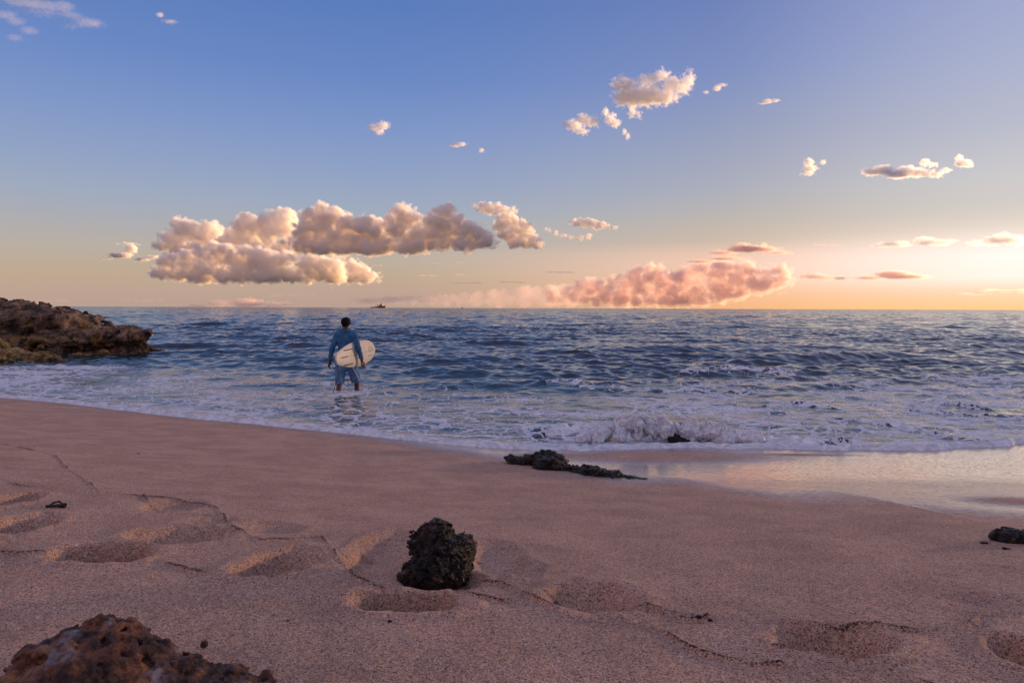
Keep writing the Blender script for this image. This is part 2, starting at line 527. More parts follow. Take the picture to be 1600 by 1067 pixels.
def sand_fields(x, y):
    """height, wetness, debris for points on the beach"""
    z = base_sand(x, y)
    near = sst(14, 6, np.hypot(x, y))
    t = y - shore_smooth(x)
    beach = sst(0.5, -1.5, t)
    wb = np.interp(x, wet_w[:, 0], wet_w[:, 1])
    wd = y - wb + 0.05 * fbm(x * 3, y * 3, octv=3, seed=60)
    wet = np.clip((wd + 0.35) / (0.95 + 0.45 * sst(0, 3, x)), 0, 1)
    z = z + (1 - .93 * wet) * near * beach * (0.012 * fbm(x * 1.1, y * 1.1, octv=3, seed=20) + 0.0035 * fbm(x * 6, y * 6, octv=3, seed=21))
    # trampled, crumbly ground left of and in front of the swash marks
    rough = sst(-4.0, -5.4, t) * near
    z = z + rough * (0.008 * fbm(x * 2.2, y * 2.6, octv=3, seed=30) + 0.0022 * fbm(x * 22, y * 22, octv=3, seed=31))
    deb = np.zeros_like(z)
    wx = x + 0.012 * perlin(x * 9, y * 9, seed=40) + 0.005 * perlin(x * 40, y * 40, seed=42); wy = y + 0.012 * perlin(x * 9 + 50, y * 9, seed=41) + 0.005 * perlin(x * 40, y * 40 + 9, seed=43)
    for i, (cx, cy, a, b, dep, soft, tilt) in enumerate(pits_w):
        m_ = (np.abs(x - cx) < a * 2.6 + .1) & (np.abs(y - cy) < b * 3.5 + .15)
        if not m_.any(): continue
        xx, yy = wx[m_] - cx, wy[m_] - cy
        u = (xx * math.cos(tilt) + yy * math.sin(tilt)) / a; v = (-xx * math.sin(tilt) + yy * math.cos(tilt)) / b
        u = u + 0.12 * np.sin(v * 1.3 + i)
        p = 2.6 if soft < 0.6 else 2.1
        r = (np.abs(u) ** p + np.abs(v) ** p) ** (1 / p)
        r = r + 0.10 * perlin(xx * 12 + i, yy * 12, seed=50 + i)
        w_ = 0.20 + 0.34 * soft
        w_ = np.where(v < 0, w_ * .55, w_ * 1.0)
        pit = 1 - sst(1 - w_, 1 + w_ * 0.45, r)
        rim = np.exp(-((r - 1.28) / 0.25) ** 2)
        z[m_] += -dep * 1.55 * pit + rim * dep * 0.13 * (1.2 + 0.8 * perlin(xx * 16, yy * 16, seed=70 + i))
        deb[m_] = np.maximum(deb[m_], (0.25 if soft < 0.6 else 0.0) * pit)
    for i, P in enumerate(lines_w):
        lo, hi = P.min(0) - .08, P.max(0) + .08
        m_ = (x > lo[0]) & (x < hi[0]) & (y > lo[1]) & (y < hi[1])
        if not m_.any(): continue
        d_, s_ = seg_dist(wx[m_], wy[m_], P)
        br = sst(-0.35, 0.25, perlin(x[m_] * 5 + 3 * i, y[m_] * 5, seed=90))
        k = np.exp(-(d_ / (0.005 + .004 * br)) ** 2) * (0.45 + 0.55 * br)
        lee = np.exp(-((d_ - 0.016) / 0.014) ** 2) * (s_ < 0)
        z[m_] += (0.0085 * k - 0.006 * lee * br)
        deb[m_] = np.maximum(deb[m_], k * 0.66)
    # scour round the middle rock
    r = np.hypot(x - CROCK[0], (y - CROCK[1] - 0.05) * 1.0)
    z = z - 0.018 * np.exp(-(r / 0.17) ** 2) * beach
    # drier shoulders that stand out of the wet sheet
    for (a, b, sx_, sy_) in [(1600, 785, .28, .22), (1030, 714, .95, .30), (1250, 711, .4, .06), (860, 712, .3, .12)]:
        c = on_sand(a, b)
        k = np.exp(-((x - c[0]) / sx_) ** 2 - ((y - c[1]) / sy_) ** 2)
        wet = wet * (1 - 0.92 * k); z = z + 0.014 * k
    # runnels drawn by the backwash
    z = z + wet * beach * (0.0008 * fbm(x * 3 + y * 6, y * 1.2 - x * .5, octv=3, seed=61) + 0.002 * perlin(x * 0.9 + y * .4, y * 1.1, seed=62))
    # runoff channel to the right edge
    return z, wet, deb


def build_sand():
    dense = np.radians(np.linspace(-50, 50, 1500))
    rest = np.radians(np.linspace(50, 310, 131))[1:-1]
    th = np.concatenate([dense, rest])
    r1 = np.exp(np.linspace(math.log(0.95), math.log(15), 1150))
    r0 = np.linspace(0.05, 0.95, 14)[:-1]
    r2 = np.exp(np.linspace(math.log(15), math.log(40000), 110))[1:]
    r = np.concatenate([r0, r1, r2])
    Rr, T = np.meshgrid(r, th, indexing='ij')
    x, y = Rr * np.sin(T), Rr * np.cos(T)
    z, wet, deb = sand_fields(x.ravel(), y.ravel())
    v = np.stack([x.ravel(), y.ravel(), z], -1)
    q = grid_quads(len(r), len(th), True)[:, ::-1]
    o = mesh_np('sand', v, q, mat_sand(), attrs={'wet': wet, 'debris': deb})
    tag(o, kind='structure')
    return o


build_sand()

# ------------------------------------------------------------------ the sea
rng = np.random.default_rng(7)
WAVES = []
for i in range(96):
    lam = math.exp(rng.uniform(math.log(0.28), math.log(8)))
    spread = 0.9 if lam < 1.5 else 0.38
    a = -math.pi / 2 + 0.15 + rng.normal(0, spread)
    WAVES.append((lam, math.cos(a), math.sin(a), rng.uniform(0, 6.28)))
BORES = [  # lines of broken water running in: picture points, height, half width
    ([(1330, 655), (1400, 662), (1480, 680), (1560, 689), (1600, 697), (1700, 700)], .045, .14),
    ([(860, 676), (900, 668), (960, 664), (1010, 662), (1060, 666), (1120, 678), (1200, 686), (1300, 692)], .10, .26),
    ([(1440, 642), (1520, 647), (1600, 652), (1700, 655)], .04, .15),
    ([(1040, 609), (1080, 607), (1140, 612)], .05, .25), ([(1210, 633), (1250, 629), (1290, 636)], .06, .22),
    ([(860, 599), (885, 596), (905, 602)], .10, .25), ([(1440, 633), (1480, 629), (1520, 636)], .07, .22), ([(1080, 579), (1160, 576), (1230, 580)], .08, .4)]
FOAMS = [(300, 527, 2.6, .5, .42), (400, 530, 3.2, .5, .30), (460, 526, 1.6, .6, .40), (554, 612, .16, .13, .9), (530, 615, .16, .13, .9), (545, 618, .5, .3, .25), (1240, 633, .7, .3, .2), (40, 575, 2.2, .8, .30),
         (1560, 590, 2.2, .7, .25), (1500, 605, 2.2, .5, .18), (350, 545, 2, .5, .15), (890, 603, .5, .3, .2), (-60, 590, 3, 2.0, .35), (120, 572, 1.6, .5, .2)]


def water_fields(x, y, cell):
    dS = y - shore(x)                         # metres seaward of the foam front
    t = y - shore_smooth(x)
    dist = np.hypot(x, y)
    bed = base_sand(x, y)
    # open-water waves, shrinking as the bed rises
    fade = 0.30 + 0.70 * sst(1.0, 10.0, t)
    h = np.zeros_like(x); jx = np.zeros_like(x)
    gust = 0.75 + 0.5 * fbm(x * .06, y * .09, octv=3, seed=110)
    warps = {}
    for lam, cx, cy, ph in WAVES:
        band = int(math.log2(lam) + 10); fl = 2.0 ** (band - 10)
        key = (band, int(ph * 10) % 2)
        if key not in warps: warps[key] = 1.3 * perlin(x / fl * .3, y / fl * .3, seed=200 + band * 2 + key[1])
        k = 2 * math.pi / lam
        amp = 0.0058 * lam ** 0.78
        if lam > 5: amp *= 0.85
        f_ = sst(1.0, 2.2, lam / cell)
        if lam > 0.9: f_ = f_ * (0.12 + 0.88 * sst(0.5, 5 + 2.5 * lam, t))
        p = (k * (x * cx + y * cy) + ph + warps[key]).astype(np.float32)
        s = np.sin(p)
        w_ = (0.5 + 0.5 * s) ** 1.7 * 2 - 0.86   # peaky crests
        h += amp * w_ * f_; jx += amp * k * s * f_
    h *= fade * gust
    # sheet of swash lying on the sand
    thick = 0.030 * (.35 * np.sqrt(np.clip(dS / 0.10, 0, 1)) + .65 * sst(0, .12, dS)) - 0.010 * sst(0.1, 0.5, dS)
    thick = np.where(dS < 0, dS * 1.2, thick)
    lip = 0.026 * np.exp(-((dS - 0.09) / 0.07) ** 2) * (0.8 + 0.8 * perlin(x * 9, y * 4, seed=100))
    film = bed + thick + lip + 0.014 * sst(0.1, .8, dS) * fbm(x * 2.2, y * 4, octv=4, seed=101)
    open_ = 0.02 + h + 0.02 * fbm(x * 1.5, y * 2.5, octv=4, seed=102) * sst(6, 1, t)
    k = sst(0.15, 1.5, dS)
    z = film * (1 - k) + np.maximum(open_, bed + 0.012) * k
    # a second, older lobe of foam
    foam = 1.05 * sst(-0.11, -0.09, dS) * (1 - sst(0.16, 0.34 + .15 * perlin(x * 1.3, y * 1.3, seed=130), dS))
    patch = fbm(x * .5, y * .9, octv=4, seed=103)
    foam = np.maximum(foam, (0.42 + 0.26 * patch) * sst(0, .05, dS) * (1 - sst(0.4, 5.5, t)))
    right = sst(-1.0, 5.0, x)
    foam = np.maximum(foam, (0.30 + 0.07 * right + 0.42 * patch) * sst(0.2, 1, t) * (1 - sst(3, 9 + 7 * right, t)))
    # foam left on the steepest crests far out
    foam = np.maximum(foam, 0.30 * sst(0.05, 0.11, h) * sst(5, 9, t) * sst(0.0, .5, patch + 0.2 + .3 * right) * sst(120, 30, dist))
    for bi, (P, hh, ww) in enumerate(BORES_W):
        lo, hi = P.min(0) - ww * 3, P.max(0) + ww * 3
        m_ = (x > lo[0]) & (x < hi[0]) & (y > lo[1]) & (y < hi[1])
        if not m_.any(): continue
        d_, s_ = seg_dist(x[m_] + .12 * perlin(x[m_] * 2, y[m_] * 2, seed=120), y[m_] + .12 * perlin(x[m_] * 2, y[m_] * 2 + 9, seed=121), P)
        sg = d_ * np.where(s_ > 0, 1, -1)        # positive = seaward
        prof = np.where(sg > 0, np.exp(-(sg / ww) ** 2), np.exp(-(sg / (ww * .35)) ** 2))
        lump = 0.65 + 0.9 * fbm(x[m_] * 3, y[m_] * 3, octv=4, seed=122, mode='b')
        z[m_] += hh * prof * lump + hh * .10 * prof * fbm(x[m_] * 12, y[m_] * 12, octv=3, seed=124)
        fm = np.exp(-((sg + ww * .1) / (ww * .8)) ** 2)
        foam[m_] = np.maximum(foam[m_], ((0.66 if bi < 2 else 0.56) + 0.35 * perlin(x[m_] * 1.5, y[m_] * 1.5, seed=123)) * fm)
    for cx, cy, a, b, s in FOAMS_W:
        foam = foam + .75 * s * np.exp(-((x - cx) / a) ** 2 - ((y - cy) / b) ** 2) * (1 + patch)
    shal = 1 - sst(0.0, 1.0, np.clip((z - bed) / 0.9, 0, 1)) * .4
    shal = np.where(t < 1.5, 1.0 - 0.15 * sst(0.1, 1.5, t), 0.65 + .2 * (1 - sst(1.5, 4.5, t)) - .65 * sst(2.5, 16, t))
    lr = sst(2, -6, x)
    shal = np.clip(shal * (0.75 + 0.35 * lr) + 0.10 * patch * (t > 1.5), 0, 1)
    return z, foam, shal, dS, bed


BORES_W = [(np.array([at_z(a, b, .03)[:2] for a, b in P]), hh, ww) for P, hh, ww in BORES]
FOAMS_W = [(*at_z(a, b, 0.03)[:2], sx_, sy_, s) for a, b, sx_, sy_, s in FOAMS]


def build_water():
    nth = 1500
    dense = np.radians(np.linspace(-52, 52, nth))
    rest = np.radians(np.linspace(52, 308, 120))[1:-1]
    th = np.concatenate([dense, rest])
    r1 = np.exp(np.linspace(math.log(6.3), math.log(60), 1050))
    r2 = np.exp(np.linspace(math.log(60), math.log(700), 620))[1:]
    r3 = np.exp(np.linspace(math.log(700), math.log(40000), 160))[1:]
    r = np.concatenate([r1, r2, r3])
    Rr, T = np.meshgrid(r, th, indexing='ij')
    dr = np.gradient(r)[:, None] * np.ones_like(T)
    x, y, cell = (Rr * np.sin(T)).ravel(), (Rr * np.cos(T)).ravel(), np.maximum(dr, Rr * 0.0013).ravel()
    z, foam, shal, dS, bed = water_fields(x, y, cell)
    v = np.stack([x, y, z], -1)
    q = grid_quads(len(r), len(th), True)[:, ::-1]
    keep = (dS[q] > -0.12).any(1) & (z[q] > bed[q] - 0.15).any(1)
    q = q[keep]
    used = np.zeros(len(v), bool); used[q.ravel()] = True
    idx = np.cumsum(used) - 1
    o = mesh_np('sea', v[used], idx[q], mat_water(), attrs={'foam': foam[used], 'shallow': shal[used], 'range': np.hypot(x, y)[used]})
    tag(o, kind='structure')
    return o


build_water()

# ------------------------------------------------------------------ rocks


def blob_field(X, Y, Z, blobs, k):
    f = np.full(X.shape, 1e3, np.float32)
    for b in blobs:
        cx, cy, cz, rx, ry, rz = b
        q = np.sqrt(((X - cx) / rx) ** 2 + ((Y - cy) / ry) ** 2 + ((Z - cz) / rz) ** 2)
        d = (q - 1) * min(rx, ry, rz)
        h = np.clip(0.5 + 0.5 * (f - d) / k, 0, 1)
        f = f * (1 - h) + d * h - k * h * (1 - h)
    return f


def make_rock(name, loc, blobs, vox, mat, label, cat='rock', seed=1, n1=(1.0, .1), n2=(4.0, .03), pits=(8.0, .02), group=None, k=0.1, zmin=None, strat=0.0, warp=0.0):
    B = np.array(blobs)
    pad = n1[1] * 1.5 + n2[1] * 2 + pits[1] + vox * 3
    lo = (B[:, :3] - B[:, 3:]).min(0) - pad; hi = (B[:, :3] + B[:, 3:]).max(0) + pad
    if zmin is not None: lo[2] = zmin
    X, Y, Z = grid3(lo, hi, vox)
    Xw, Yw = X, Y
    if warp:
        Xw = X + warp * perlin(X * n1[0], Y * n1[0], Z * n1[0], seed + 200)
        Yw = Y + warp * perlin(X * n1[0] + 9, Y * n1[0], Z * n1[0], seed + 201)
    f = blob_field(Xw, Yw, Z, blobs, k)
    f = f + n1[1] * fbm(X * n1[0], Y * n1[0], Z * n1[0], 3, seed) * 1.6
    f = f + n2[1] * fbm(X * n2[0], Y * n2[0], Z * n2[0] * 1.4, 4, seed + 10, 0.6, 'r') * 1.4
    pn = perlin(X * pits[0], Y * pits[0], Z * pits[0], seed + 30)
    f = f + pits[1] * np.clip(pn - 0.12, 0, 1) * 3.0
    if strat: f = f + strat * np.sin(Z * 9 + 2 * perlin(X, Y, Z, seed + 50))
    for ax in range(3):
        sl = [slice(None)] * 3
        for e in (0, -1):
            sl[ax] = e; f[tuple(sl)] = np.maximum(f[tuple(sl)], vox)
    p, q = main_piece(*iso(f, lo, vox))
    o = mesh_np(name, p, q, mat, True)
    o.location = loc
    tag(o, label, cat, group)
    return o


m_big = mat_rock('weathered_limestone', [(0.018, 0.012, 0.008), (0.11, 0.065, 0.04), (0.34, 0.21, 0.13), (0.58, 0.39, 0.25)], 1.6, 0.14, lichen=(0.36, 0.20, 0.07))
m_yel = mat_rock('ochre_limestone', [(0.02, 0.014, 0.008), (0.13, 0.085, 0.035), (0.34, 0.22, 0.08), (0.46, 0.33, 0.15)], 2.2, 0.10)
m_dark = mat_rock('dark_wet_rock', [(0.004, 0.003, 0.003), (0.010, 0.007, 0.005), (0.035, 0.020, 0.013), (0.24, 0.14, 0.08)], 34, 0.016, 0.38, 0.5)
m_fore = mat_rock('rust_brown_rock', [(0.010, 0.006, 0.005), (0.05, 0.017, 0.010), (0.19, 0.065, 0.028), (0.40, 0.20, 0.10)], 14, 0.016, 0.55, 0.4, lichen=(0.30, 0.27, 0.28))

# big outcrop at the left, 22 m away
make_rock('rock_outcrop', (-17.2, 23.2, 0), [
    (-6.5, 2.0, 0.5, 5.0, 3.5, 1.75), (-3.0, 1.2, 0.55, 3.2, 2.6, 1.5), (-1.0, 1.0, 0.5, 2.6, 2.2, 1.35), (0.9, 0.9, 0.75, 1.6, 1.6, .85), (2.0, 0.5, 0.45, 1.9, 1.2, .62),
    (3.0, 0.3, 0.50, 1.35, .8, .36), (4.0, 0.2, .62, .75, .35, .17), (3.3, 0.5, 0.0, 1.5, .9, .28), (0, 0.8, -0.2, 4.0, 1.8, .5)],
    0.042, m_big, 'large brown weathered outcrop jutting into the sea behind the smaller ochre rock', seed=3, n1=(.8, .26), n2=(2.2, .17), pits=(3.6, .085), k=.28, zmin=-0.5, strat=.05, warp=.25)
make_rock('rock_outcrop', (-15.4, 19.9, 0), [
    (-3.0, .4, 0.1, 2.6, 1.4, 1.0), (-0.8, .2, 0.1, 1.3, 1.0, .72), (0.6, 0, 0.0, 1.1, .7, .42), (1.7, 0, -.05, .7, .5, .26)],
    0.03, m_yel, 'low ochre rock in front of the large outcrop at the left edge', seed=5, n1=(1.2, .16), n2=(3.2, .11), pits=(5.5, .05), k=.2, zmin=-0.4, warp=.15)

cr = on_sand(684, 900)
make_rock('beach_rock', (cr[0], cr[1] + 0.02, cr[2]), [
    (0, .05, .05, .095, .085, .09), (-.012, .08, .10, .082, .055, .066), (.085, .06, .06, .045, .06, .062), (.055, -.02, .01, .07, .06, .055), (-.085, -.05, -.005, .062, .05, .045), (-.055, .07, .075, .060, .05, .055), (-.02, -.05, .02, .095, .06, .07), (.02, .0, .06, .07, .06, .06)],
    0.0033, m_dark, 'jagged black rock half buried in the middle of the sand beside a footprint', seed=8, n1=(9, .012), n2=(30, .016), pits=(55, .007), k=.02, zmin=-.06, warp=.010)

a0 = on_sand(786, 723); a1 = on_sand(1012, 748)
mx = (a0 + a1) / 2; L_ = np.linalg.norm((a1 - a0)[:2]); ang = math.atan2(a1[1] - a0[1], a1[0] - a0[0])
o = make_rock('shore_rock', (mx[0], mx[1], mx[2] - 0.005), [
    (-.38 * L_, .05, .00, .16 * L_, .10, .065), (-.26 * L_, .09, .03, .13 * L_, .12, .095), (-.16 * L_, .02, .03, .12 * L_, .14, .075), (-.02 * L_, .03, -.01, .15 * L_, .08, .05),
    (.14 * L_, -.01, .0, .13 * L_, .10, .06), (.27 * L_, -.05, .02, .12 * L_, .12, .080), (.38 * L_, .0, .01, .14 * L_, .09, .055)],
    0.007, m_dark, 'long low black rock lying on wet sand just below the foam line', seed=12, n1=(3.2, .050), n2=(13, .030), pits=(24, .010), k=.05, zmin=-.10, warp=.05)
o.rotation_euler = (0, 0, ang)

rr = on_sand(1590, 845)
make_rock('beach_rock', (rr[0], rr[1], rr[2]), [(-.03, 0, .005, .075, .06, .042), (.06, .0, .005, .10, .07, .050), (.19, 0, -.01, .11, .08, .055)],
          0.0055, m_dark, 'flat topped dark rock at the right edge of the sand', seed=15, n1=(7, .016), n2=(18, .012), pits=(34, .005), k=.02, zmin=-.05)

fr = np.array([-0.755, 1.27, float(base_sand(np.array([-.755]), np.array([1.27]))[0]) - .025])
make_rock('boulder', fr, [(-.06, .02, .04, .20, .20, .19), (.10, .03, .0, .24, .2, .145), (-.22, 0, -.02, .2, .2, .12), (.28, .0, -.04, .14, .15, .10)],
          0.0042, m_fore, 'rust brown pitted boulder with pale patches in the near left corner', seed=19, n1=(4, .030), n2=(16, .020), pits=(34, .010), k=.05, zmin=-.12, warp=.02)

wr = at_z(1062, 694, .0)
make_rock('shore_rock', (wr[0], wr[1] + .1, 0.0), [(-.03, 0, .02, .10, .10, .10), (.08, .02, .0, .10, .09, .07)],
          0.009, m_dark, 'dark rock showing through the breaking wave', seed=25, n1=(5, .03), n2=(14, .02), pits=(24, .008), k=.03, zmin=-.08)


def small_rock(px, py, s, mat, name, label, cat, seed, sq=.7, group=None, lift=0.0):
    c = on_sand(px, py)
    zz_, _, _ = sand_fields(np.array([c[0]]), np.array([c[1]]))
    make_rock(name, (c[0], c[1], float(zz_[0]) + lift), [(0, 0, s * .25, s, s * .8, s * sq), (s * .5, 0, s * .1, s * .6, s * .5, s * sq * .6)], s / 7, mat, label, cat, seed,
              n1=(1.2 / s, s * .25), n2=(3 / s, s * .12), pits=(6 / s, s * .03), k=s * .2, group=group)


small_rock(609, 972, .0065, m_dark, 'pebble', 'small black pebble on the sand in front of the long footprint', 'pebble', 31)
small_rock(216, 708, .010, m_dark, 'pebble', 'small dark pebble alone on smooth sand at the upper left', 'pebble', 32, .5)
small_rock(1537, 848, .016, m_dark, 'pebble', 'small dark stone left of the flat topped rock', 'pebble', 33, .35)
small_rock(1571, 856, .016, m_dark, 'pebble', 'small flat dark stone just in front of the flat topped rock', 'pebble', 34, .3)
small_rock(450, 968, .004, m_dark, 'pebble', 'tiny black pebble on the sand left of the small black pebble', 'pebble', 35)
small_rock(1092, 968, .010, m_dark, 'pebble', 'dark crumb caught on the swash line right of centre', 'pebble', 36, .5)
small_rock(1110, 967, .007, m_dark, 'pebble', 'smaller dark crumb at the right end of the dark crumb', 'pebble', 37, .5)
# stone lying behind the boulder's shoulder
bs = on_sand(319, 1012)
make_rock('pebble', (bs[0], bs[1], bs[2] + 0.006), [(0, 0, .004, .009, .009, .010)], .0014, m_fore, 'rounded brown pebble beside the boulder', 'pebble', 39, n1=(90, .003), n2=(220, .0015), pits=(500, .0003), k=.002)


def build_driftweed():
    c = on_sand(89, 794)
    z0 = float(sand_fields(np.array([c[0]]), np.array([c[1]]))[0][0])
    caps = []
    rs = random.Random(3)
    pts = [(-.045, 0, .004), (-.02, .008, .022), (.01, .0, .030), (.030, -.006, .020), (.036, 0, .006)]
    pts2 = [(-.04, -.01, .012), (-.01, -.012, .014), (.02, -.008, .012), (.04, 0, .016)]
    pts3 = [(-.03, .01, .006), (.0, .01, .010), (.028, .012, .008)]
    for P, r in ((pts, .004), (pts2, .006), (pts3, .006)):
        for a, b in zip(P[:-1], P[1:]): caps.append((a, b, r, r))
    for k in range(5):
        a = (rs.uniform(.012, .034), rs.uniform(-.01, .01), rs.uniform(.004, .016)); caps.append((a, (a[0] + .008, a[1], a[2] + .006), .007, .006))
    p, q = capsules(caps, .0018, .003)
    o = mesh_np('dry_seaweed', p, q, plain('dried_seaweed', (.018, .014, .012), .6, .4, 120))
    o.location = (c[0], c[1], z0 - .002)
    tag(o, 'small black tangle of dried seaweed on the sand at the left', 'seaweed')


def capsules(caps, vox, k, lo=None, hi=None, cut=None, sign=None):
    """smooth union of tapered capsules -> mesh; caps = (a, b, ra, rb[, flat])"""
    A = np.array([c[0] for c in caps]); B_ = np.array([c[1] for c in caps]); r = max(max(c[2], c[3]) for c in caps)
    if lo is None: lo = np.minimum(A, B_).min(0) - r * 1.4 - 4 * vox
    if hi is None: hi = np.maximum(A, B_).max(0) + r * 1.4 + 4 * vox
    lo = np.array(lo, float)
    n = np.ceil((np.array(hi) - lo) / vox).astype(int) + 1
    f = np.full(n, 0.2, np.float32)
    ax = [lo[i] + vox * np.arange(n[i], dtype=np.float32) for i in range(3)]
    for c in caps:
        a, b, ra, rb = np.array(c[0], float), np.array(c[1], float), c[2], c[3]
        fy = c[4] if len(c) > 4 else 1.0           # y stretch (<1 = flattened front to back)
        R_ = max(ra, rb) * max(1, fy) + k * 2.0 + vox * 2
        i0 = np.clip(((np.minimum(a, b) - R_ - lo) / vox).astype(int), 0, n - 1); i1 = np.clip(((np.maximum(a, b) + R_ - lo) / vox).astype(int) + 2, 1, n)
        sl = tuple(slice(i0[j], i1[j]) for j in range(3))
        X, Y, Z = np.meshgrid(ax[0][sl[0]], ax[1][sl[1]], ax[2][sl[2]], indexing='ij')
        d = b - a
        # scale y space about the axis
        Ys = (Y - a[1]) / fy; dy = d[1] / fy
        dd = np.array([d[0], dy, d[2]]); L2 = (dd ** 2).sum() + 1e-12
        t = np.clip(((X - a[0]) * dd[0] + Ys * dd[1] + (Z - a[2]) * dd[2]) / L2, 0, 1)
        ds = np.sqrt((X - a[0] - t * dd[0]) ** 2 + (Ys - t * dd[1]) ** 2 + (Z - a[2] - t * dd[2]) ** 2) - (ra + (rb - ra) * t)
        ds *= min(1, fy) if fy < 1 else 1
        g = f[sl]
        h = np.clip(0.5 + 0.5 * (g - ds) / k, 0, 1)
        f[sl] = g * (1 - h) + ds * h - k * h * (1 - h)
    if cut is not None:
        X, Y, Z = np.meshgrid(*ax, indexing='ij')
        f = cut(f, X, Y, Z)
        for a_ in range(3):
            for e in (0, -1):
                s_ = [slice(None)] * 3; s_[a_] = e; f[tuple(s_)] = np.maximum(f[tuple(s_)], vox)
    return iso(f, lo, vox)


build_driftweed()


def build_shell_grit():
    """broken shell and coral crumbs strewn on the upper beach, too many to count"""
    rs = np.random.default_rng(5)
    n = 2600
    d = 1.3 + 3.2 * rs.random(n) ** 1.6
    th = rs.uniform(-.72, .72, n)
    x, y = d * np.sin(th), d * np.cos(th)
    z, wet, deb = sand_fields(x.copy(), y.copy())
    V, Q = [], []
    base = np.array([(1, 0, 0), (0, 1, 0), (-1, 0, 0), (0, -1, 0), (0, 0, 1), (0, 0, -1)], float)
    tri = np.array([(0, 1, 4), (1, 2, 4), (2, 3, 4), (3, 0, 4), (1, 0, 5), (2, 1, 5), (3, 2, 5), (0, 3, 5)])
    for i in range(n):
        s = 0.0011 + 0.0022 * rs.random() ** 3
        v = base * (rs.uniform(.6, 1.3, (6, 1))) * np.array([s, s * rs.uniform(.5, 1), s * rs.uniform(.4, .9)])
        a = rs.uniform(0, 6.28); c_, s_ = math.cos(a), math.sin(a)
        v = v @ np.array([[c_, s_, 0], [-s_, c_, 0], [0, 0, 1]])
        V.append(v + (x[i], y[i], z[i] + s * .3)); Q.append(tri + 6 * i)
    t = NT('shell_crumbs')
    n_ = t.vor(60, 'F1', out=1); sp = t.N.new('ShaderNodeSeparateColor'); t.L.new(n_, sp.inputs[0])
    t.set(Base_Color=t.ramp(sp.outputs[0], (0.0, (.05, .035, .03)), (.42, (.07, .05, .045)), (.48, (.36, .19, .10)), (.7, (.55, .40, .30)), (.9, (.8, .7, .6))), Roughness=.6)
    o = mesh_np('shell_grit', np.concatenate(V), np.concatenate(Q), t.m, False)
    tag(o, 'scattered shell and coral crumbs on the upper beach', 'shell grit', kind='stuff')


build_shell_grit()

# ------------------------------------------------------------------ spray of the breaking wave


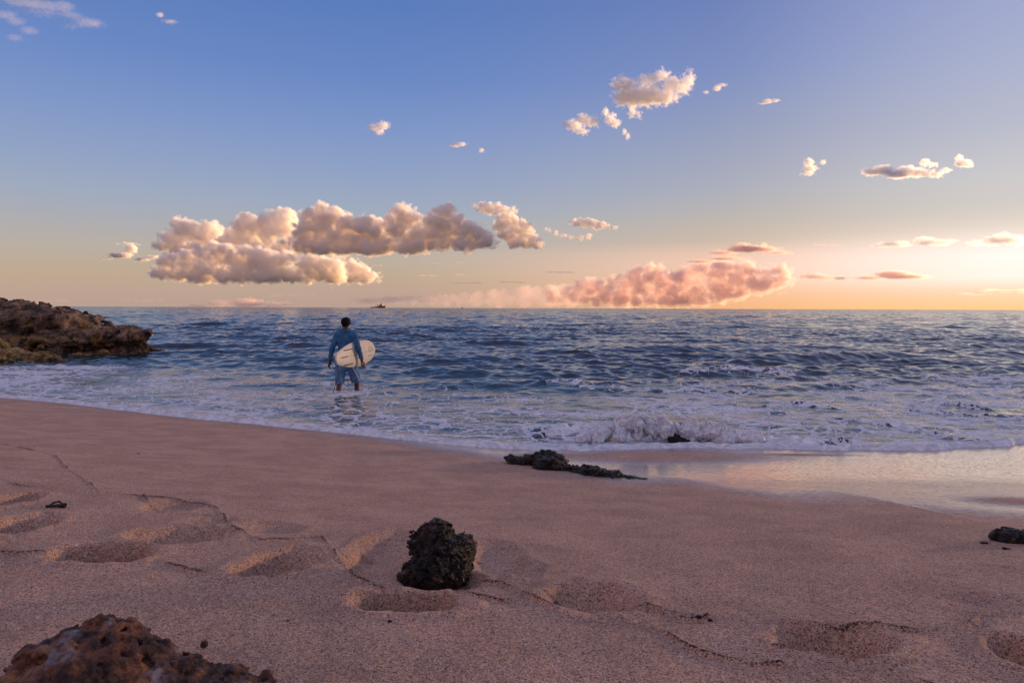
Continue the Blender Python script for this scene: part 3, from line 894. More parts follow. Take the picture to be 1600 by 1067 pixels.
def build_splash():
    c = at_z(1010, 694, 0.0)
    rs = random.Random(4)
    blobs = []
    x0 = at_z(905, 690, 0)[0] - c[0]; x1 = at_z(1190, 694, 0)[0] - c[0]
    for i in range(70):
        u = rs.random(); xx = x0 + (x1 - x0) * u
        pk = math.exp(-((u - .33) / .20) ** 2) + .55 * math.exp(-((u - .62) / .2) ** 2)
        hgt = .03 + .31 * pk * rs.uniform(.55, 1.0)
        rr_ = rs.uniform(.045, .085)
        blobs.append((xx, .18 + rs.uniform(-.16, .16), hgt * rs.uniform(.2, .9), rr_ * 1.2, rr_, rr_ * rs.uniform(.7, 1.1)))
    B = np.array(blobs); vox = .0085
    lo = np.array([x0 - .15, -.15, -.04]); hi = np.array([x1 + .15, .6, .58])
    X, Y, Z = grid3(lo, hi, vox)
    f = blob_field(X + .05 * perlin(X * 5, Y * 5, Z * 5, 3), Y, Z, blobs, .05)
    # sheets and jets flung up and outwards from the crest
    def jets():
        out = []
        cl_ = [(rs.uniform(.03, .92), rs.uniform(.5, 1.15), rs.gauss(0, .3)) for _ in range(15)]
        for i in range(110):
            cu, ch, cd = rs.choice(cl_); u = min(1, max(0, rs.gauss(cu, .035))); xx = x0 + (x1 - x0) * u
            pk = math.exp(-((u - .33) / .22) ** 2) + .6 * math.exp(-((u - .64) / .22) ** 2)
            v = Vector((cd + rs.gauss(.25 * (u - .4), .16), -rs.uniform(.0, .45), ch * (.30 + 1.6 * pk ** .5) * rs.uniform(.5, 1.1)))
            pos = Vector((xx, .22 + rs.uniform(-.14, .12), .02)); r0 = rs.uniform(.010, .024)
            n_ = 6; dt = rs.uniform(.022, .034); last = pos.copy()
            for k in range(n_):
                v2 = v + Vector((0, 0, -9.8 * dt * k * .5)); nxt = last + v2 * dt
                a_ = r0 * (1 - k / n_ * .75); b_ = r0 * (1 - (k + 1) / n_ * .75)
                out.append((np.array(last), np.array(nxt), a_, b_)); last = nxt
        return out
    for a_, b_, ra, rb in jets():
        R_ = .05; i0 = np.clip(((np.minimum(a_, b_) - R_ - lo) / vox).astype(int), 0, np.array(f.shape) - 1); i1 = np.clip(((np.maximum(a_, b_) + R_ - lo) / vox).astype(int) + 2, 1, f.shape)
        sl = tuple(slice(i0[j], i1[j]) for j in range(3))
        d = b_ - a_; t_ = np.clip(((X[sl] - a_[0]) * d[0] + (Y[sl] - a_[1]) * d[1] + (Z[sl] - a_[2]) * d[2]) / (d @ d + 1e-9), 0, 1)
        ds = np.sqrt((X[sl] - a_[0] - t_ * d[0]) ** 2 + (Y[sl] - a_[1] - t_ * d[1]) ** 2 + (Z[sl] - a_[2] - t_ * d[2]) ** 2) - (ra + (rb - ra) * t_)
        g_ = f[sl]; h_ = np.clip(.5 + .5 * (g_ - ds) / .02, 0, 1); f[sl] = g_ * (1 - h_) + ds * h_ - .02 * h_ * (1 - h_)
    ang = X * 1.2
    f = f + .014 * fbm(X * 15 - Z * 8 * np.sign(X + .1), Y * 11, Z * 4.5, 4, 7, .65, 'r') * 1.6 + .020 * fbm(X * 40, Y * 40, Z * 22, 3, 9) - .004
    p, q = iso(f, lo, vox)
    t = NT('white_spray')
    n = t.noise(18, 5, .7)
    t.set(Base_Color=t.mix(t.mr(n, .35, .65), (.50, .50, .54), (.86, .86, .88)), Roughness=.5, Specular_IOR_Level=.5, Normal=t.bump(n, 1.0, .02))
    t.set(Subsurface_Weight=.25); t.p.inputs['Subsurface Radius'].default_value = (.04, .04, .05); t.p.inputs['Subsurface Scale'].default_value = .5
    o = mesh_np('wave_spray', p, q, t.m)
    o.location = (c[0], c[1], 0.02)
    tag(o, 'frothy white spray of the small wave breaking over a dark rock at the shore', 'wave spray', kind='stuff')
    # loose drops thrown from the crest
    V, Q = [], []; rn = np.random.default_rng(9)
    base = np.array([(1, 0, 0), (0, 1, 0), (-1, 0, 0), (0, -1, 0), (0, 0, 1), (0, 0, -1)], float)
    tri = np.array([(0, 1, 4), (1, 2, 4), (2, 3, 4), (3, 0, 4), (1, 0, 5), (2, 1, 5), (3, 2, 5), (0, 3, 5)])
    for i in range(1500):
        b = blobs[rn.integers(len(blobs))]
        s = rn.uniform(.0015, .0055)
        pos = np.array([b[0], b[1], max(b[2], .03)]) + rn.normal(0, 1, 3) * (.07, .07, .05) + (0, 0, .05)
        V.append(base * s * np.array([1, 1, rn.uniform(1, 2)]) + pos); Q.append(tri + 6 * i)
    d = mesh_np('spray_drops', np.concatenate(V), np.concatenate(Q), t.m)
    d.parent = o; d['kind'] = 'stuff'


build_splash()

# ------------------------------------------------------------------ the man with the surfboard
MY = 13.2
mp = at_dist(541, 612, MY)
man = empty('person', (mp[0], MY, -0.33))
tag(man, 'man in blue long sleeved shirt and shorts wading out with a surfboard under his arm', 'person')
m_skin = plain('tanned_skin', (.11, .045, .028), .5, .1, 20)
m_hair = plain('black_hair', (.004, .0035, .0035), .75, .3, 60, .15)
m_shirt = plain('blue_shirt', (.035, .13, .27), .7, .25, 9, .3, .6, .01)
m_short = plain('faded_blue_shorts', (.11, .21, .36), .8, .3, 12, .25, .8, .012)
SH_L, EL_L, WR_L = (-.165, 0, 1.395), (-.265, -.02, 1.13), (-.315, .02, .905)
SH_R, EL_R, WR_R = (.165, .0, 1.385), (.255, -.045, 1.13), (.30, .03, .905)
HP_L, KN_L, AN_L = (-.085, 0, .90), (-.125, -.02, .47), (-.135, -.17, .10)
HP_R, KN_R, AN_R = (.085, 0, .90), (.165, .16, .52), (.185, .17, .10)
arms = [(SH_L, EL_L, .056, .043), (EL_L, WR_L, .043, .028), (SH_R, EL_R, .056, .043), (EL_R, WR_R, .043, .028)]
legs = [(HP_L, KN_L, .088, .056), (KN_L, AN_L, .054, .036), (HP_R, KN_R, .088, .056), (KN_R, AN_R, .054, .036),
        (AN_L, (-.14, -.05, .03), .036, .034), ((-.14, -.05, .03), (-.145, .02, .02), .034, .024), (AN_R, (.18, .21, .03), .036, .034), ((.18, .21, .03), (.19, .27, .02), .034, .024)]
torso = [((0, 0, .93), (-.005, 0, 1.10), .145, .132, .68), ((-.005, 0, 1.10), (-.01, .01, 1.30), .132, .155, .66), ((-.11, 0, 1.37), (.10, 0, 1.37), .075, .075, .9), ((-.01, .0, 1.38), (-.01, .01, 1.49), .075, .058), ((-.13, 0, 1.40), (-.03, .0, 1.46), .050, .055), ((.13, 0, 1.39), (.02, .0, 1.46), .050, .055)]
head = [((-.01, .0, 1.47), (-.005, .02, 1.58), .056, .060), ((-.005, .0, 1.655), (0, .03, 1.655), .078, .078), ((0, .045, 1.60), (.01, .07, 1.575), .060, .042),
        ((.02, .105, 1.635), (.025, .12, 1.61), .010, .013), ((.083, .02, 1.635), (.083, .022, 1.61), .014, .010), ((-.083, .0, 1.635), (-.083, .002, 1.61), .014, .010),
        ((.015, .098, 1.578), (.035, .095, 1.578), .010, .008)]


def hand(wr, side, down, fwd, curl):
    wr = np.array(wr, float); dn = np.array(down, float); dn /= np.linalg.norm(dn)
    fw = np.array(fwd, float); fw -= dn * fw.dot(dn); fw /= np.linalg.norm(fw)   # towards the thumb
    pl = np.cross(dn, fw) * side
    pl /= np.linalg.norm(pl)
    c = []
    k0 = wr + dn * .095
    for i, (off, ln) in enumerate(((.030, .072), (.010, .080), (-.010, .074), (-.030, .058))):
        b0 = k0 + fw * off
        c.append((tuple(wr + fw * off * .6 + dn * .01), tuple(b0), .014, .011))
        a1 = b0 + (dn * math.cos(curl) + pl * math.sin(curl)) * ln * .5
        a2 = a1 + (dn * math.cos(curl * 2) + pl * math.sin(curl * 2)) * ln * .5
        c.append((tuple(b0), tuple(a1), .0095, .0085)); c.append((tuple(a1), tuple(a2), .0085, .007))
    t0 = wr + dn * .03 + fw * .025; t1 = t0 + (dn * .7 + fw * .55 + pl * .3) * .045; t2 = t1 + (dn * .9 + fw * .1 + pl * .4) * .035
    c.append((tuple(t0), tuple(t1), .013, .010)); c.append((tuple(t1), tuple(t2), .010, .008))
    return c


hands = hand(WR_L, 1, (-.25, .06, -1), (0, 1, 0), .35) + hand(WR_R, 1, (.1, .0, -1), (.3, 1, 0), .75)
p, q = capsules(torso + arms + legs + head + hands, .0052, .018)
mesh_np('body', p, q, m_skin, parent=man)
infl = lambda L, d: [(c[0], c[1], c[2] + d, c[3] + d, *c[4:]) for c in L]


def cut_shirt(f, X, Y, Z):
    f = f + .012 * fbm(X * 8 + Z * 4, Y * 9, Z * 11 - X * 5, 3, 300, .5, 'r')
    f = np.maximum(f, Z - 1.505 + 0 * X)
    w = np.maximum(.925 - Z, -(np.abs(X) - .22) * 1.0 - 10)
    f = np.where(np.abs(X) < .23, np.maximum(f, .80 - Z), f)
    # sleeves stop at the wrists
    f = np.where(np.abs(X) > .23, np.maximum(f, .925 - Z), f)
    return f


sleeve = infl(arms, .012)
p, q = capsules(infl(torso[:3] + torso[4:], .014) + [((-.01, .0, 1.38), (-.01, .0, 1.47), .085, .066)] + sleeve + [((0, -.01, .93), (0, -.01, .84), .158, .165, .72)], .006, .02, cut=cut_shirt)
mesh_np('shirt', p, q, m_shirt, parent=man)


def cut_short(f, X, Y, Z):
    f = f + .010 * fbm(X * 8, Y * 8, Z * 4, 3, 310) + .006 * np.sin(X * 60 + Z * 5 + 3 * perlin(X * 5, Y * 5, Z * 5, 4)) * sst(.8, .5, Z)
    return np.maximum(np.maximum(f, .455 - Z), Z - .93)


p, q = capsules([(HP_L, (-.132, -.03, .42), .112, .088), (HP_R, (.172, .15, .45), .112, .090), ((0, 0, .93), (0, 0, .84), .155, .155, .75)], .006, .025, cut=cut_short)
shorts = mesh_np('shorts', p, q, m_short, parent=man)
p, q = capsules([((.10, -.105, .86), (.20, -.03, .66), .009, .009), ((.20, -.03, .66), (.25, .02, .50), .009, .009)], .004, .004)
mesh_np('stripe', p, q, plain('pale_stripe', (.55, .58, .62), .8), parent=shorts)


def cut_hair(f, X, Y, Z):
    f = f + .006 * fbm(X * 30, Y * 30, Z * 30, 3, 320)
    face = (Y - .055) - (Z - 1.66) * .8
    return np.maximum(np.maximum(f, face * .8), 1.565 - Z)


p, q = capsules([((-.005, -.004, 1.655), (0, .028, 1.660), .085, .083), ((-.005, -.01, 1.62), (-.005, -.012, 1.57), .078, .060)], .0045, .012, cut=cut_hair)
mesh_np('hair', p, q, m_hair, parent=man)

# surfboard
tail = Vector((-.02, -.66, .648)); nose = Vector((.43, .86, .750))
ax = (nose - tail).normalized(); up = Vector((-.10, -.12, 1.0)); up = (up - ax * up.dot(ax)).normalized(); nrm = ax.cross(up).normalized()
if nrm.y > 0: nrm = -nrm
board = empty('surfboard', (mp[0] + tail.x, MY + tail.y, tail.z))
tag(board, 'cream surfboard with small dark logos carried under the man\'s right arm', 'surfboard')
BO = Vector(board.location); Lb = (nose - tail).length


def bw(s):
    if s < .5: w = .085 + (.250 - .085) * math.sin(min(1, s / .5) * math.pi / 2) ** .8
    else: w = .250 * (1 - ((s - .5) / .5) ** 2.6) ** .55
    return w * min(1, (s / .02 + .15)) ** .5


def bpt(s, v, side):                           # s along, v -1..1 across, side -1/1 through
    w = bw(s); x = v * w
    th = .033 * (math.sin(math.pi * min(1, max(0, .08 + s * .86))) ** .5) * max(0, 1 - abs(v) ** 3.2) ** .6 + .0008
    rk = .05 * max(0, (s - .6) / .4) ** 2 + .012 * max(0, (.25 - s) / .25) ** 2
    return ax * (s * Lb) + up * x + nrm * (side * th - rk)


ns, nv = 64, 28
vv = []
for i in range(ns + 1):
    s = .5 - .5 * math.cos(math.pi * i / ns)
    s = min(.9995, max(.0005, s))
    for j in range(nv):
        a = 2 * math.pi * j / nv
        vv.append(tuple(bpt(s, math.cos(a) * 1.0, math.sin(a) / max(.15, abs(math.sin(a))) if abs(math.sin(a)) > 1e-6 else 0)))
vv = np.array(vv)
qq = grid_quads(ns + 1, nv, True)
c0 = len(vv); vv = np.vstack([vv, vv[:nv].mean(0), vv[-nv:].mean(0)])
caps_ = np.array([[c0, (j + 1) % nv, j, j] for j in range(nv)] + [[c0 + 1, ns * nv + j, ns * nv + (j + 1) % nv, ns * nv + (j + 1) % nv] for j in range(nv)])
import bmesh
bm = bmesh.new()
bv = [bm.verts.new(v) for v in vv]
for f_ in qq: bm.faces.new([bv[k] for k in f_])
for f_ in caps_: bm.faces.new([bv[k] for k in f_[:3]])
bmesh.ops.recalc_face_normals(bm, faces=bm.faces[:])
me = bpy.data.meshes.new('deck'); bm.to_mesh(me); bm.free()
for pl_ in me.polygons: pl_.use_smooth = True
me.materials.append(plain('cream_resin', (.72, .64, .52), .45, .08, 3, .4))
deck = bpy.data.objects.new('deck', me); sc.collection.objects.link(deck); deck.parent = board
m_ink = plain('dark_print', (.02, .02, .025), .5)
m_ink2 = plain('grey_print', (.20, .20, .24), .5)


def strip_on_board(name, path, wdt, mat):
    """a printed mark lying on the visible face; path in (s, across)"""
    V, Q = [], []
    P = [(s * Lb, v) for s, v in path]
    for i, (a, b) in enumerate(P):
        a2, b2 = P[min(i + 1, len(P) - 1)]; a1, b1 = P[max(i - 1, 0)]
        d = Vector((a2 - a1, b2 - b1)).normalized(); n_ = Vector((-d.y, d.x)) * wdt / 2
        for e in (-1, 1):
            s = (a + n_.x * e) / Lb; v = (b + n_.y * e) / max(.05, bw(min(.99, max(.01, s))))
            V.append(tuple(bpt(s, v, 1) + nrm * .0025)); V.append(tuple(bpt(s, v, 1) + nrm * .0005))
    for i in range(len(P) - 1):
        k = 4 * i
        Q += [(k, k + 2, k + 6, k + 4), (k + 1, k + 5, k + 7, k + 3), (k, k + 4, k + 5, k + 1), (k + 2, k + 3, k + 7, k + 6)]
    return mesh_np(name, np.array(V), np.array(Q), mat, False, parent=board)


strip_on_board('stringer', [(.05 + .9 * k / 30, .0) for k in range(31)], .006, m_ink2)
for (s0, v0, l_, w_) in ((.16, .125, .19, .020), (.14, -.155, .20, .020), (.10, .002, .13, .018)):
    strip_on_board('logo', [(s0 + l_ * k / 12, v0 + .007 * math.sin(k * 2.3)) for k in range(13)], w_, m_ink)
strip_on_board('logo', [(.80 + .045 * math.cos(a * .5236), .035 + .045 * math.sin(a * .5236)) for a in range(13)], .008, m_ink2)
strip_on_board('logo', [(.72 + .10 * k / 8, -.09 - .006 * (k % 2)) for k in range(9)], .010, m_ink2)
strip_on_board('lettering', [(.66 + .14 * k / 12, -.215 + .05 * max(0, k / 12 - .3) ** 2 - .003 * (k % 2)) for k in range(13)], .010, m_ink2)
# leash hanging from the tail into the water
lp = [Vector(bpt(.03, 0, 0)) + Vector((0, 0, 0)), Vector((-.01, .14, -.18)), Vector((-.03, .28, -.34)), Vector((-.09, .25, -.52)), Vector((-.14, .22, -.72))]
cps = []
for k in range(24):
    def cr_(u):
        u = u * (len(lp) - 1); i = min(len(lp) - 2, int(u)); f_ = u - i
        a, b, c, d = lp[max(0, i - 1)], lp[i], lp[i + 1], lp[min(len(lp) - 1, i + 2)]
        return .5 * ((2 * b) + (c - a) * f_ + (2 * a - 5 * b + 4 * c - d) * f_ ** 2 + (3 * b - a - 3 * c + d) * f_ ** 3)
    cps.append((tuple(cr_(k / 24)), tuple(cr_((k + 1) / 24)), .006, .006))
p, q = capsules(cps, .004, .003)
mesh_np('leash', p, q, m_ink, parent=board)

# ------------------------------------------------------------------ vessels on the horizon


def boxes(name, bl, mat, parent=None, bev=.12):
    bm = bmesh.new()
    for (x0, x1, y0, y1, z0, z1) in bl:
        r = bmesh.ops.create_cube(bm, size=1.0)
        for v in r['verts']:
            v.co = ((x0 + x1) / 2 + v.co.x * (x1 - x0), (y0 + y1) / 2 + v.co.y * (y1 - y0), (z0 + z1) / 2 + v.co.z * (z1 - z0))
    bmesh.ops.bevel(bm, geom=bm.edges[:], offset=bev, segments=1, affect='EDGES')
    me = bpy.data.meshes.new(name); bm.to_mesh(me); bm.free(); me.materials.append(mat)
    o = bpy.data.objects.new(name, me); sc.collection.objects.link(o)
    if parent: o.parent = parent
    return o


def hull(name, secs, mat, parent):
    """secs: (x, half beam at deck, half beam at waterline, deck height)"""
    V = []
    for x, bd_, bw_, dz in secs:
        V += [(x, -bd_, dz), (x - .0, -bw_, 0.2), (x, 0, -1.5), (x, bw_, 0.2), (x, bd_, dz)]
    q = grid_quads(len(secs), 5)
    n = len(secs)
    dk = [(i * 5, i * 5 + 4, i * 5 + 9, i * 5 + 5) for i in range(n - 1)]
    end = [(0, 1, 3, 4), (1, 2, 3, 3)]
    bm = bmesh.new(); bv = [bm.verts.new(v) for v in V]
    for f_ in [*map(tuple, q), *dk, (0, 1, 2, 3, 4), tuple(reversed([(n - 1) * 5 + k for k in range(5)]))]:
        try: bm.faces.new([bv[k] for k in f_])
        except ValueError: pass
    bmesh.ops.recalc_face_normals(bm, faces=bm.faces[:])
    me = bpy.data.meshes.new(name); bm.to_mesh(me); bm.free(); me.materials.append(mat)
    o = bpy.data.objects.new(name, me); sc.collection.objects.link(o); o.parent = parent
    return o


def build_ship():
    D = 2500.0
    c = at_dist(590.5, 482, D)
    s = empty('supply_ship', (c[0], D, -.4))
    tag(s, 'red hulled supply ship with its bridge near the bow on the horizon behind the man', 'ship')
    red = plain('red_hull_paint', (.26, .035, .025), .5, .2, .2); cream = plain('cream_paint', (.50, .36, .24), .6, .15, .3); dk = plain('dark_steel', (.08, .05, .045), .6)
    hull('hull', [(-26, 5.5, 5, 2.6), (-18, 6.5, 6.2, 2.6), (-4, 6.5, 6.3, 2.7), (3, 6.5, 6.2, 3.2), (4, 6.5, 6, 6.2), (14, 6.3, 5.0, 6.8), (20, 5, 3, 7.6), (25, 2.2, .8, 8.6), (27.5, .3, .1, 9.2)], red, s)
    b = boxes('deckhouse', [(5, 19, -5, 5, 6.2, 9.4), (7, 17, -4.4, 4.4, 9.4, 12.0)], cream, s)
    boxes('bridge', [(9.5, 16, -5.2, 5.2, 12.05, 14.6)], dk, s)
    boxes('mast', [(11.5, 12.3, -.4, .4, 14.6, 23), (9.8, 14.0, -.3, .3, 18.2, 18.8), (10.6, 13.2, -.25, .25, 20.6, 21.0)], dk, s, .05)
    boxes('funnel', [(3.5, 6.0, -4, -2.2, 6.2, 12.5)], cream, s)
    boxes('funnel', [(3.5, 6.0, 2.2, 4, 6.2, 12.5)], cream, s)
    boxes('deck_cargo', [(-12, -5, -4.5, 4.5, 2.7, 6.0), (-4.5, 2.4, -4.5, 4.5, 2.7, 7.4), (-15, -12.5, -3, 3, 2.7, 4.6)], cream, s)
    cr_b = boxes('crane', [(-1.4, -.4, -.5, .5, 7.4, 13.5), (-8.5, -1.4, -.35, .35, 12.2, 13.0)], dk, s, .05)
    boxes('bulwark', [(-26, -18, -5.6, -5.3, 2.6, 4.2)], red, s, .05)
    boxes('bulwark', [(-26, -18, 5.3, 5.6, 2.6, 4.2)], red, s, .05)
    for px, D2, lab in ((722, 3200.0, 'tiny distant boat on the horizon nearest the red hulled ship'), (992, 3600.0, 'tiny distant boat on the horizon beneath the pink cloud bank')):
        c = at_dist(px, 481, D2)
        b = empty('distant_boat', (c[0], D2, -.2)); tag(b, lab, 'boat')
        hull('hull', [(-5, 1.6, 1.4, 1.6), (0, 1.8, 1.5, 1.7), (4, 1.2, .7, 2.2), (6, .1, .05, 2.8)], dk, b)
        boxes('cabin', [(-2, 2, -1.1, 1.1, 1.7, 4.2)], cream, b)
        boxes('mast', [(-.2, .2, -.2, .2, 4.2, 8.0)], dk, b, .03)


build_ship()

# ------------------------------------------------------------------ clouds (solid, lit by the sun)
_cm = {}


def cloud_mat(px_m, c, col, aniso=0.2):
    key = (round(px_m, 2), c, col, aniso)
    if key in _cm: return _cm[key]
    m = bpy.data.materials.new('cloud_vapour'); m.use_nodes = True
    nt = m.node_tree; nt.nodes.clear()
    out = nt.nodes.new('ShaderNodeOutputMaterial'); v = nt.nodes.new('ShaderNodeVolumePrincipled')
    v.inputs['Color'].default_value = (*col, 1); v.inputs['Density'].default_value = 1.0 / (px_m * c)
    v.inputs['Anisotropy'].default_value = aniso
    nt.links.new(v.outputs[0], out.inputs['Volume'])
    m.cycles.homogeneous_volume = True
    _cm[key] = m
    return m


def cloud(label, D, blobs, c=5.0, thick=1.0, res=1.3, wisp=0.0, bil=1.0, col=(.97, .97, .98), seed=1, flat=0.0, aniso=0.0, name='cumulus_cloud', group=None, skin=3.0):
    px = D / F
    b3 = []
    rs = random.Random(seed)
    for a, b, rx, ry in blobs:
        P = at_dist(a, b, D)
        rr_ = max(rx, ry)
        b3.append((P[0] / px, rs.uniform(-.4, .4) * rr_ * thick, P[2] / px, rx, max(ry, rx * .6) * thick, ry))
    B = np.array(b3)
    cx, cz = B[:, 0].mean(), B[:, 2].mean()
    B[:, 0] -= cx; B[:, 2] -= cz
    rm = min(14.0, float(np.median(B[:, 5])))     # typical size in picture units
    pad = 0.7 * rm + 4 * res
    lo = (B[:, :3] - B[:, 3:]).min(0) - pad; hi = (B[:, :3] + B[:, 3:]).max(0) + pad
    X, Y, Z = grid3(lo, hi, res)
    wx = .25 * rm * perlin(X / rm * .8, Y / rm * .8, Z / rm * .8, seed); wz = .25 * rm * perlin(X / rm * .8 + 9, Y / rm * .8, Z / rm * .8, seed + 1)
    f = np.full(X.shape, 1e3, np.float32)
    for b in B:
        q = np.sqrt(((X + wx - b[0]) / b[3]) ** 2 + ((Y - b[1]) / b[4]) ** 2 + ((Z + wz - b[2]) / b[5]) ** 2)
        d = (q - 1) * min(b[3], b[4], b[5])
        k = rm * .15
        h = np.clip(.5 + .5 * (f - d) / k, 0, 1)
        f = f * (1 - h) + d * h - k * h * (1 - h)
    low = 1.0
    if bil:
        f = f - bil * rm * 1.25 * fbm(X / rm * .62, Y / rm * .62, Z / rm * .62, 5, seed + 5, .55, 'b') - bil * rm * .08
        f = f - bil * rm * .12 * fbm(X / rm * 4, Y / rm * 4, Z / rm * 4, 2, seed + 15, .7, 'b')
    if wisp:
        ux, uz = X * .8 - Z * .6, X * .6 + Z * .8
        f = f + wisp * rm * .75 * fbm(ux / rm * 1.5, Y / rm * 1.6, uz / rm * 2.3, 5, seed + 9, .72) + wisp * rm * .06
    def close(g):
        for ax_ in range(3):
            for e in (0, -1):
                s_ = [slice(None)] * 3; s_[ax_] = e; g[tuple(s_)] = np.maximum(g[tuple(s_)], res)
        return g
    soft = rm * .16
    p, q = iso(close(f + soft), lo, res)
    if len(q) < 8: p, q = iso(close(f), lo, res)
    o = mesh_np(name, p * px, q, cloud_mat(px, c, col, aniso), True)
    if skin:
        g = f - soft * .9 + rm * .85 * fbm(X / rm * 1.3 + Z / rm * .4, Y / rm * 1.3, Z / rm * 1.7, 4, seed + 21, .7)
        p, q = iso(close(g), lo, res)
        mesh_np('wisps', p * px, q, cloud_mat(px, c * skin, col, aniso), True, parent=o)
    o.location = (cx * px, D, cz * px)
    tag(o, label, 'cloud', group)
    return o

def puffs(top, bot, seed, r=11, step=8, rmax=1.35):
    """puffs heaped up between a base line and a wavy top line, in picture points"""
    rs = random.Random(seed); out = []
    tx, ty = zip(*top); bx, by = zip(*bot)
    x0 = top[0][0]
    while x0 <= top[-1][0]:
        tp = float(np.interp(x0, tx, ty)); bs_ = float(np.interp(x0, bx, by))
        hgt = bs_ - tp
        q = min(r, max(3.0, hgt * .42))
        y = tp + q * .75
        while True:
            k = rs.uniform(.75, rmax)
            out.append((x0 + rs.uniform(-3, 3), min(y, bs_ - q * .5), q * k * 1.12, q * k * .88))
            if y > bs_ - q * .6: break
            y += q * .95
        x0 += max(3.0, min(step, q * .8))
    return out


CL = (0.996, 0.976, 0.945)
cloud('leftmost of the tall cream towers of cloud, above the grey cloud base', 11500.0,
      puffs([(246, 378), (262, 358), (275, 343), (290, 339), (303, 350), (318, 353), (330, 346), (343, 352), (350, 364)], [(246, 382), (262, 392), (300, 405), (350, 400)], 1, 11), c=5, seed=11, col=CL)
cloud('taller broad cream tower of cloud in the middle of the cloud row', 11000.0,
      puffs([(345, 378), (356, 362), (366, 348), (378, 336), (392, 334), (405, 343), (418, 334), (435, 322), (450, 328), (458, 345), (463, 362)], [(345, 400), (400, 410), (463, 392)], 51, 11), c=5, seed=51, col=CL)
cloud('low purple grey cloud base spreading below the cream towers', 9300.0,
      puffs([(234, 422), (246, 408), (262, 398), (285, 392), (300, 388), (320, 384), (338, 376), (352, 382), (375, 388), (400, 384), (425, 392), (450, 396), (480, 398), (520, 404), (540, 408)], [(236, 428), (260, 434), (300, 438), (400, 440), (500, 438), (540, 436)], 52, 10), c=4.2, seed=52, col=CL)
cloud('ragged low cumulus shreds below the long grey based cloud', 9800.0,
      puffs([(520, 405), (530, 398), (545, 404), (560, 412), (580, 424), (594, 432)], [(520, 436), (550, 440), (594, 440)], 2, 8, 7) + [(540, 392, 8, 5), (566, 396, 7, 3)], c=4, seed=12, wisp=.5, col=CL, res=1.1)
cloud('long grey based cumulus in the middle of the cloud row', 8600.0,
      puffs([(432, 382), (455, 376), (468, 360), (478, 332), (495, 322), (512, 318), (528, 330), (545, 342), (575, 340), (600, 345), (615, 325), (630, 320), (642, 338), (660, 328), (675, 338), (690, 325), (705, 321), (715, 340),
             (735, 350), (755, 360), (775, 376)], [(432, 386), (480, 392), (560, 396), (640, 392), (700, 388), (775, 387)], 3, 12), c=3.8, seed=13, col=CL)
cloud('arched orange cloud at the right end of the cloud row', 8800.0,
      puffs([(741, 319), (760, 317), (785, 319), (808, 326)], [(741, 328), (770, 334), (808, 334)], 4, 6, 6) + puffs([(778, 338), (800, 334), (820, 348), (845, 378)], [(778, 350), (795, 384), (820, 386), (845, 386)], 5, 8, 7), c=4, seed=14, wisp=.35, col=CL, res=1.0)
cloud('small flat orange cloud to the right of the arched cloud', 9000.0,
      puffs([(888, 346), (905, 340), (925, 341), (945, 348), (966, 354)], [(888, 350), (925, 357), (966, 357)], 6, 5, 5) + puffs([(856, 355), (875, 364), (900, 370), (920, 365)], [(856, 360), (875, 370), (900, 376), (920, 374)], 7, 4, 5), c=5, seed=15, wisp=.6, col=CL, res=.9)
cloud('dark shreds with one pink puff left of the towered cumulus', 9500.0, [(190, 399, 20, 5), (206, 389, 10, 7), (222, 405, 14, 3.5), (168, 403, 8, 2.5), (200, 381, 16, 2), (238, 402, 12, 3)], c=3, seed=16, wisp=.4, col=CL, res=1.0)
W_ = (0.98, 0.98, 0.98)
cloud('largest feathery cloud high in the sky right of centre', 5200.0, [(975, 135, 22, 12), (985, 150, 26, 16), (1012, 148, 28, 17), (1038, 152, 20, 12), (1015, 125, 18, 9), (1035, 118, 14, 9), (1050, 132, 14, 13), (1066, 134, 10, 14), (1078, 128, 6, 12), (988, 172, 7, 9), (998, 180, 6, 5)], c=6, seed=21, aniso=0.2, wisp=2.3, bil=.12, col=W_, res=1.15, name='wispy_cloud')
cloud('feathery cloud just below left of the largest one', 5200.0, [(898, 194, 14, 9), (912, 188, 14, 9), (926, 192, 12, 8), (908, 204, 12, 5), (888, 196, 10, 4)], c=6, seed=22, aniso=0.2, wisp=2.3, bil=.12, col=W_, res=1.0, name='wispy_cloud')
cloud('narrow upright shred of cloud between the two feathery clouds', 5200.0, [(947, 175, 5, 7), (953, 186, 8, 8), (962, 192, 8, 7), (958, 180, 6, 5)], c=6, seed=23, aniso=0.2, wisp=2.3, bil=.12, col=W_, res=.9, name='wispy_cloud')
cloud('tiny shred of cloud below the narrow upright one', 5200.0, [(976, 206, 4, 5), (981, 213, 4, 5)], c=6, seed=24, aniso=0.2, wisp=2.3, bil=.12, col=W_, res=.7, name='wispy_cloud')
cloud('small slanting wisp right of the largest feathery cloud', 5200.0, [(1120, 138, 7, 5), (1129, 132, 9, 2.5), (1104, 144, 5, 3)], c=6, seed=25, aniso=0.2, wisp=2.3, bil=.12, col=W_, res=.8, name='wispy_cloud')
cloud('small flat wisp alone in the upper right sky', 5200.0, [(1200, 158, 9, 4), (1210, 158, 9, 2.5), (1190, 162, 7, 2)], c=6, seed=26, aniso=0.2, wisp=2.3, bil=.12, col=W_, res=.8, name='wispy_cloud')
cloud('lone pink puff high above the cloud row', 6000.0, [(584, 199, 11, 6), (598, 196, 11, 7), (592, 205, 9, 5)], c=6, seed=27, aniso=0.2, wisp=2.3, bil=.12, col=W_, res=.9, name='wispy_cloud')
cloud('small flat pink wisp right of the lone puff', 6000.0, [(710, 228, 10, 3), (721, 226, 9, 3.5)], c=6, seed=28, aniso=0.2, wisp=2.3, bil=.12, col=W_, res=.8, name='wispy_cloud')
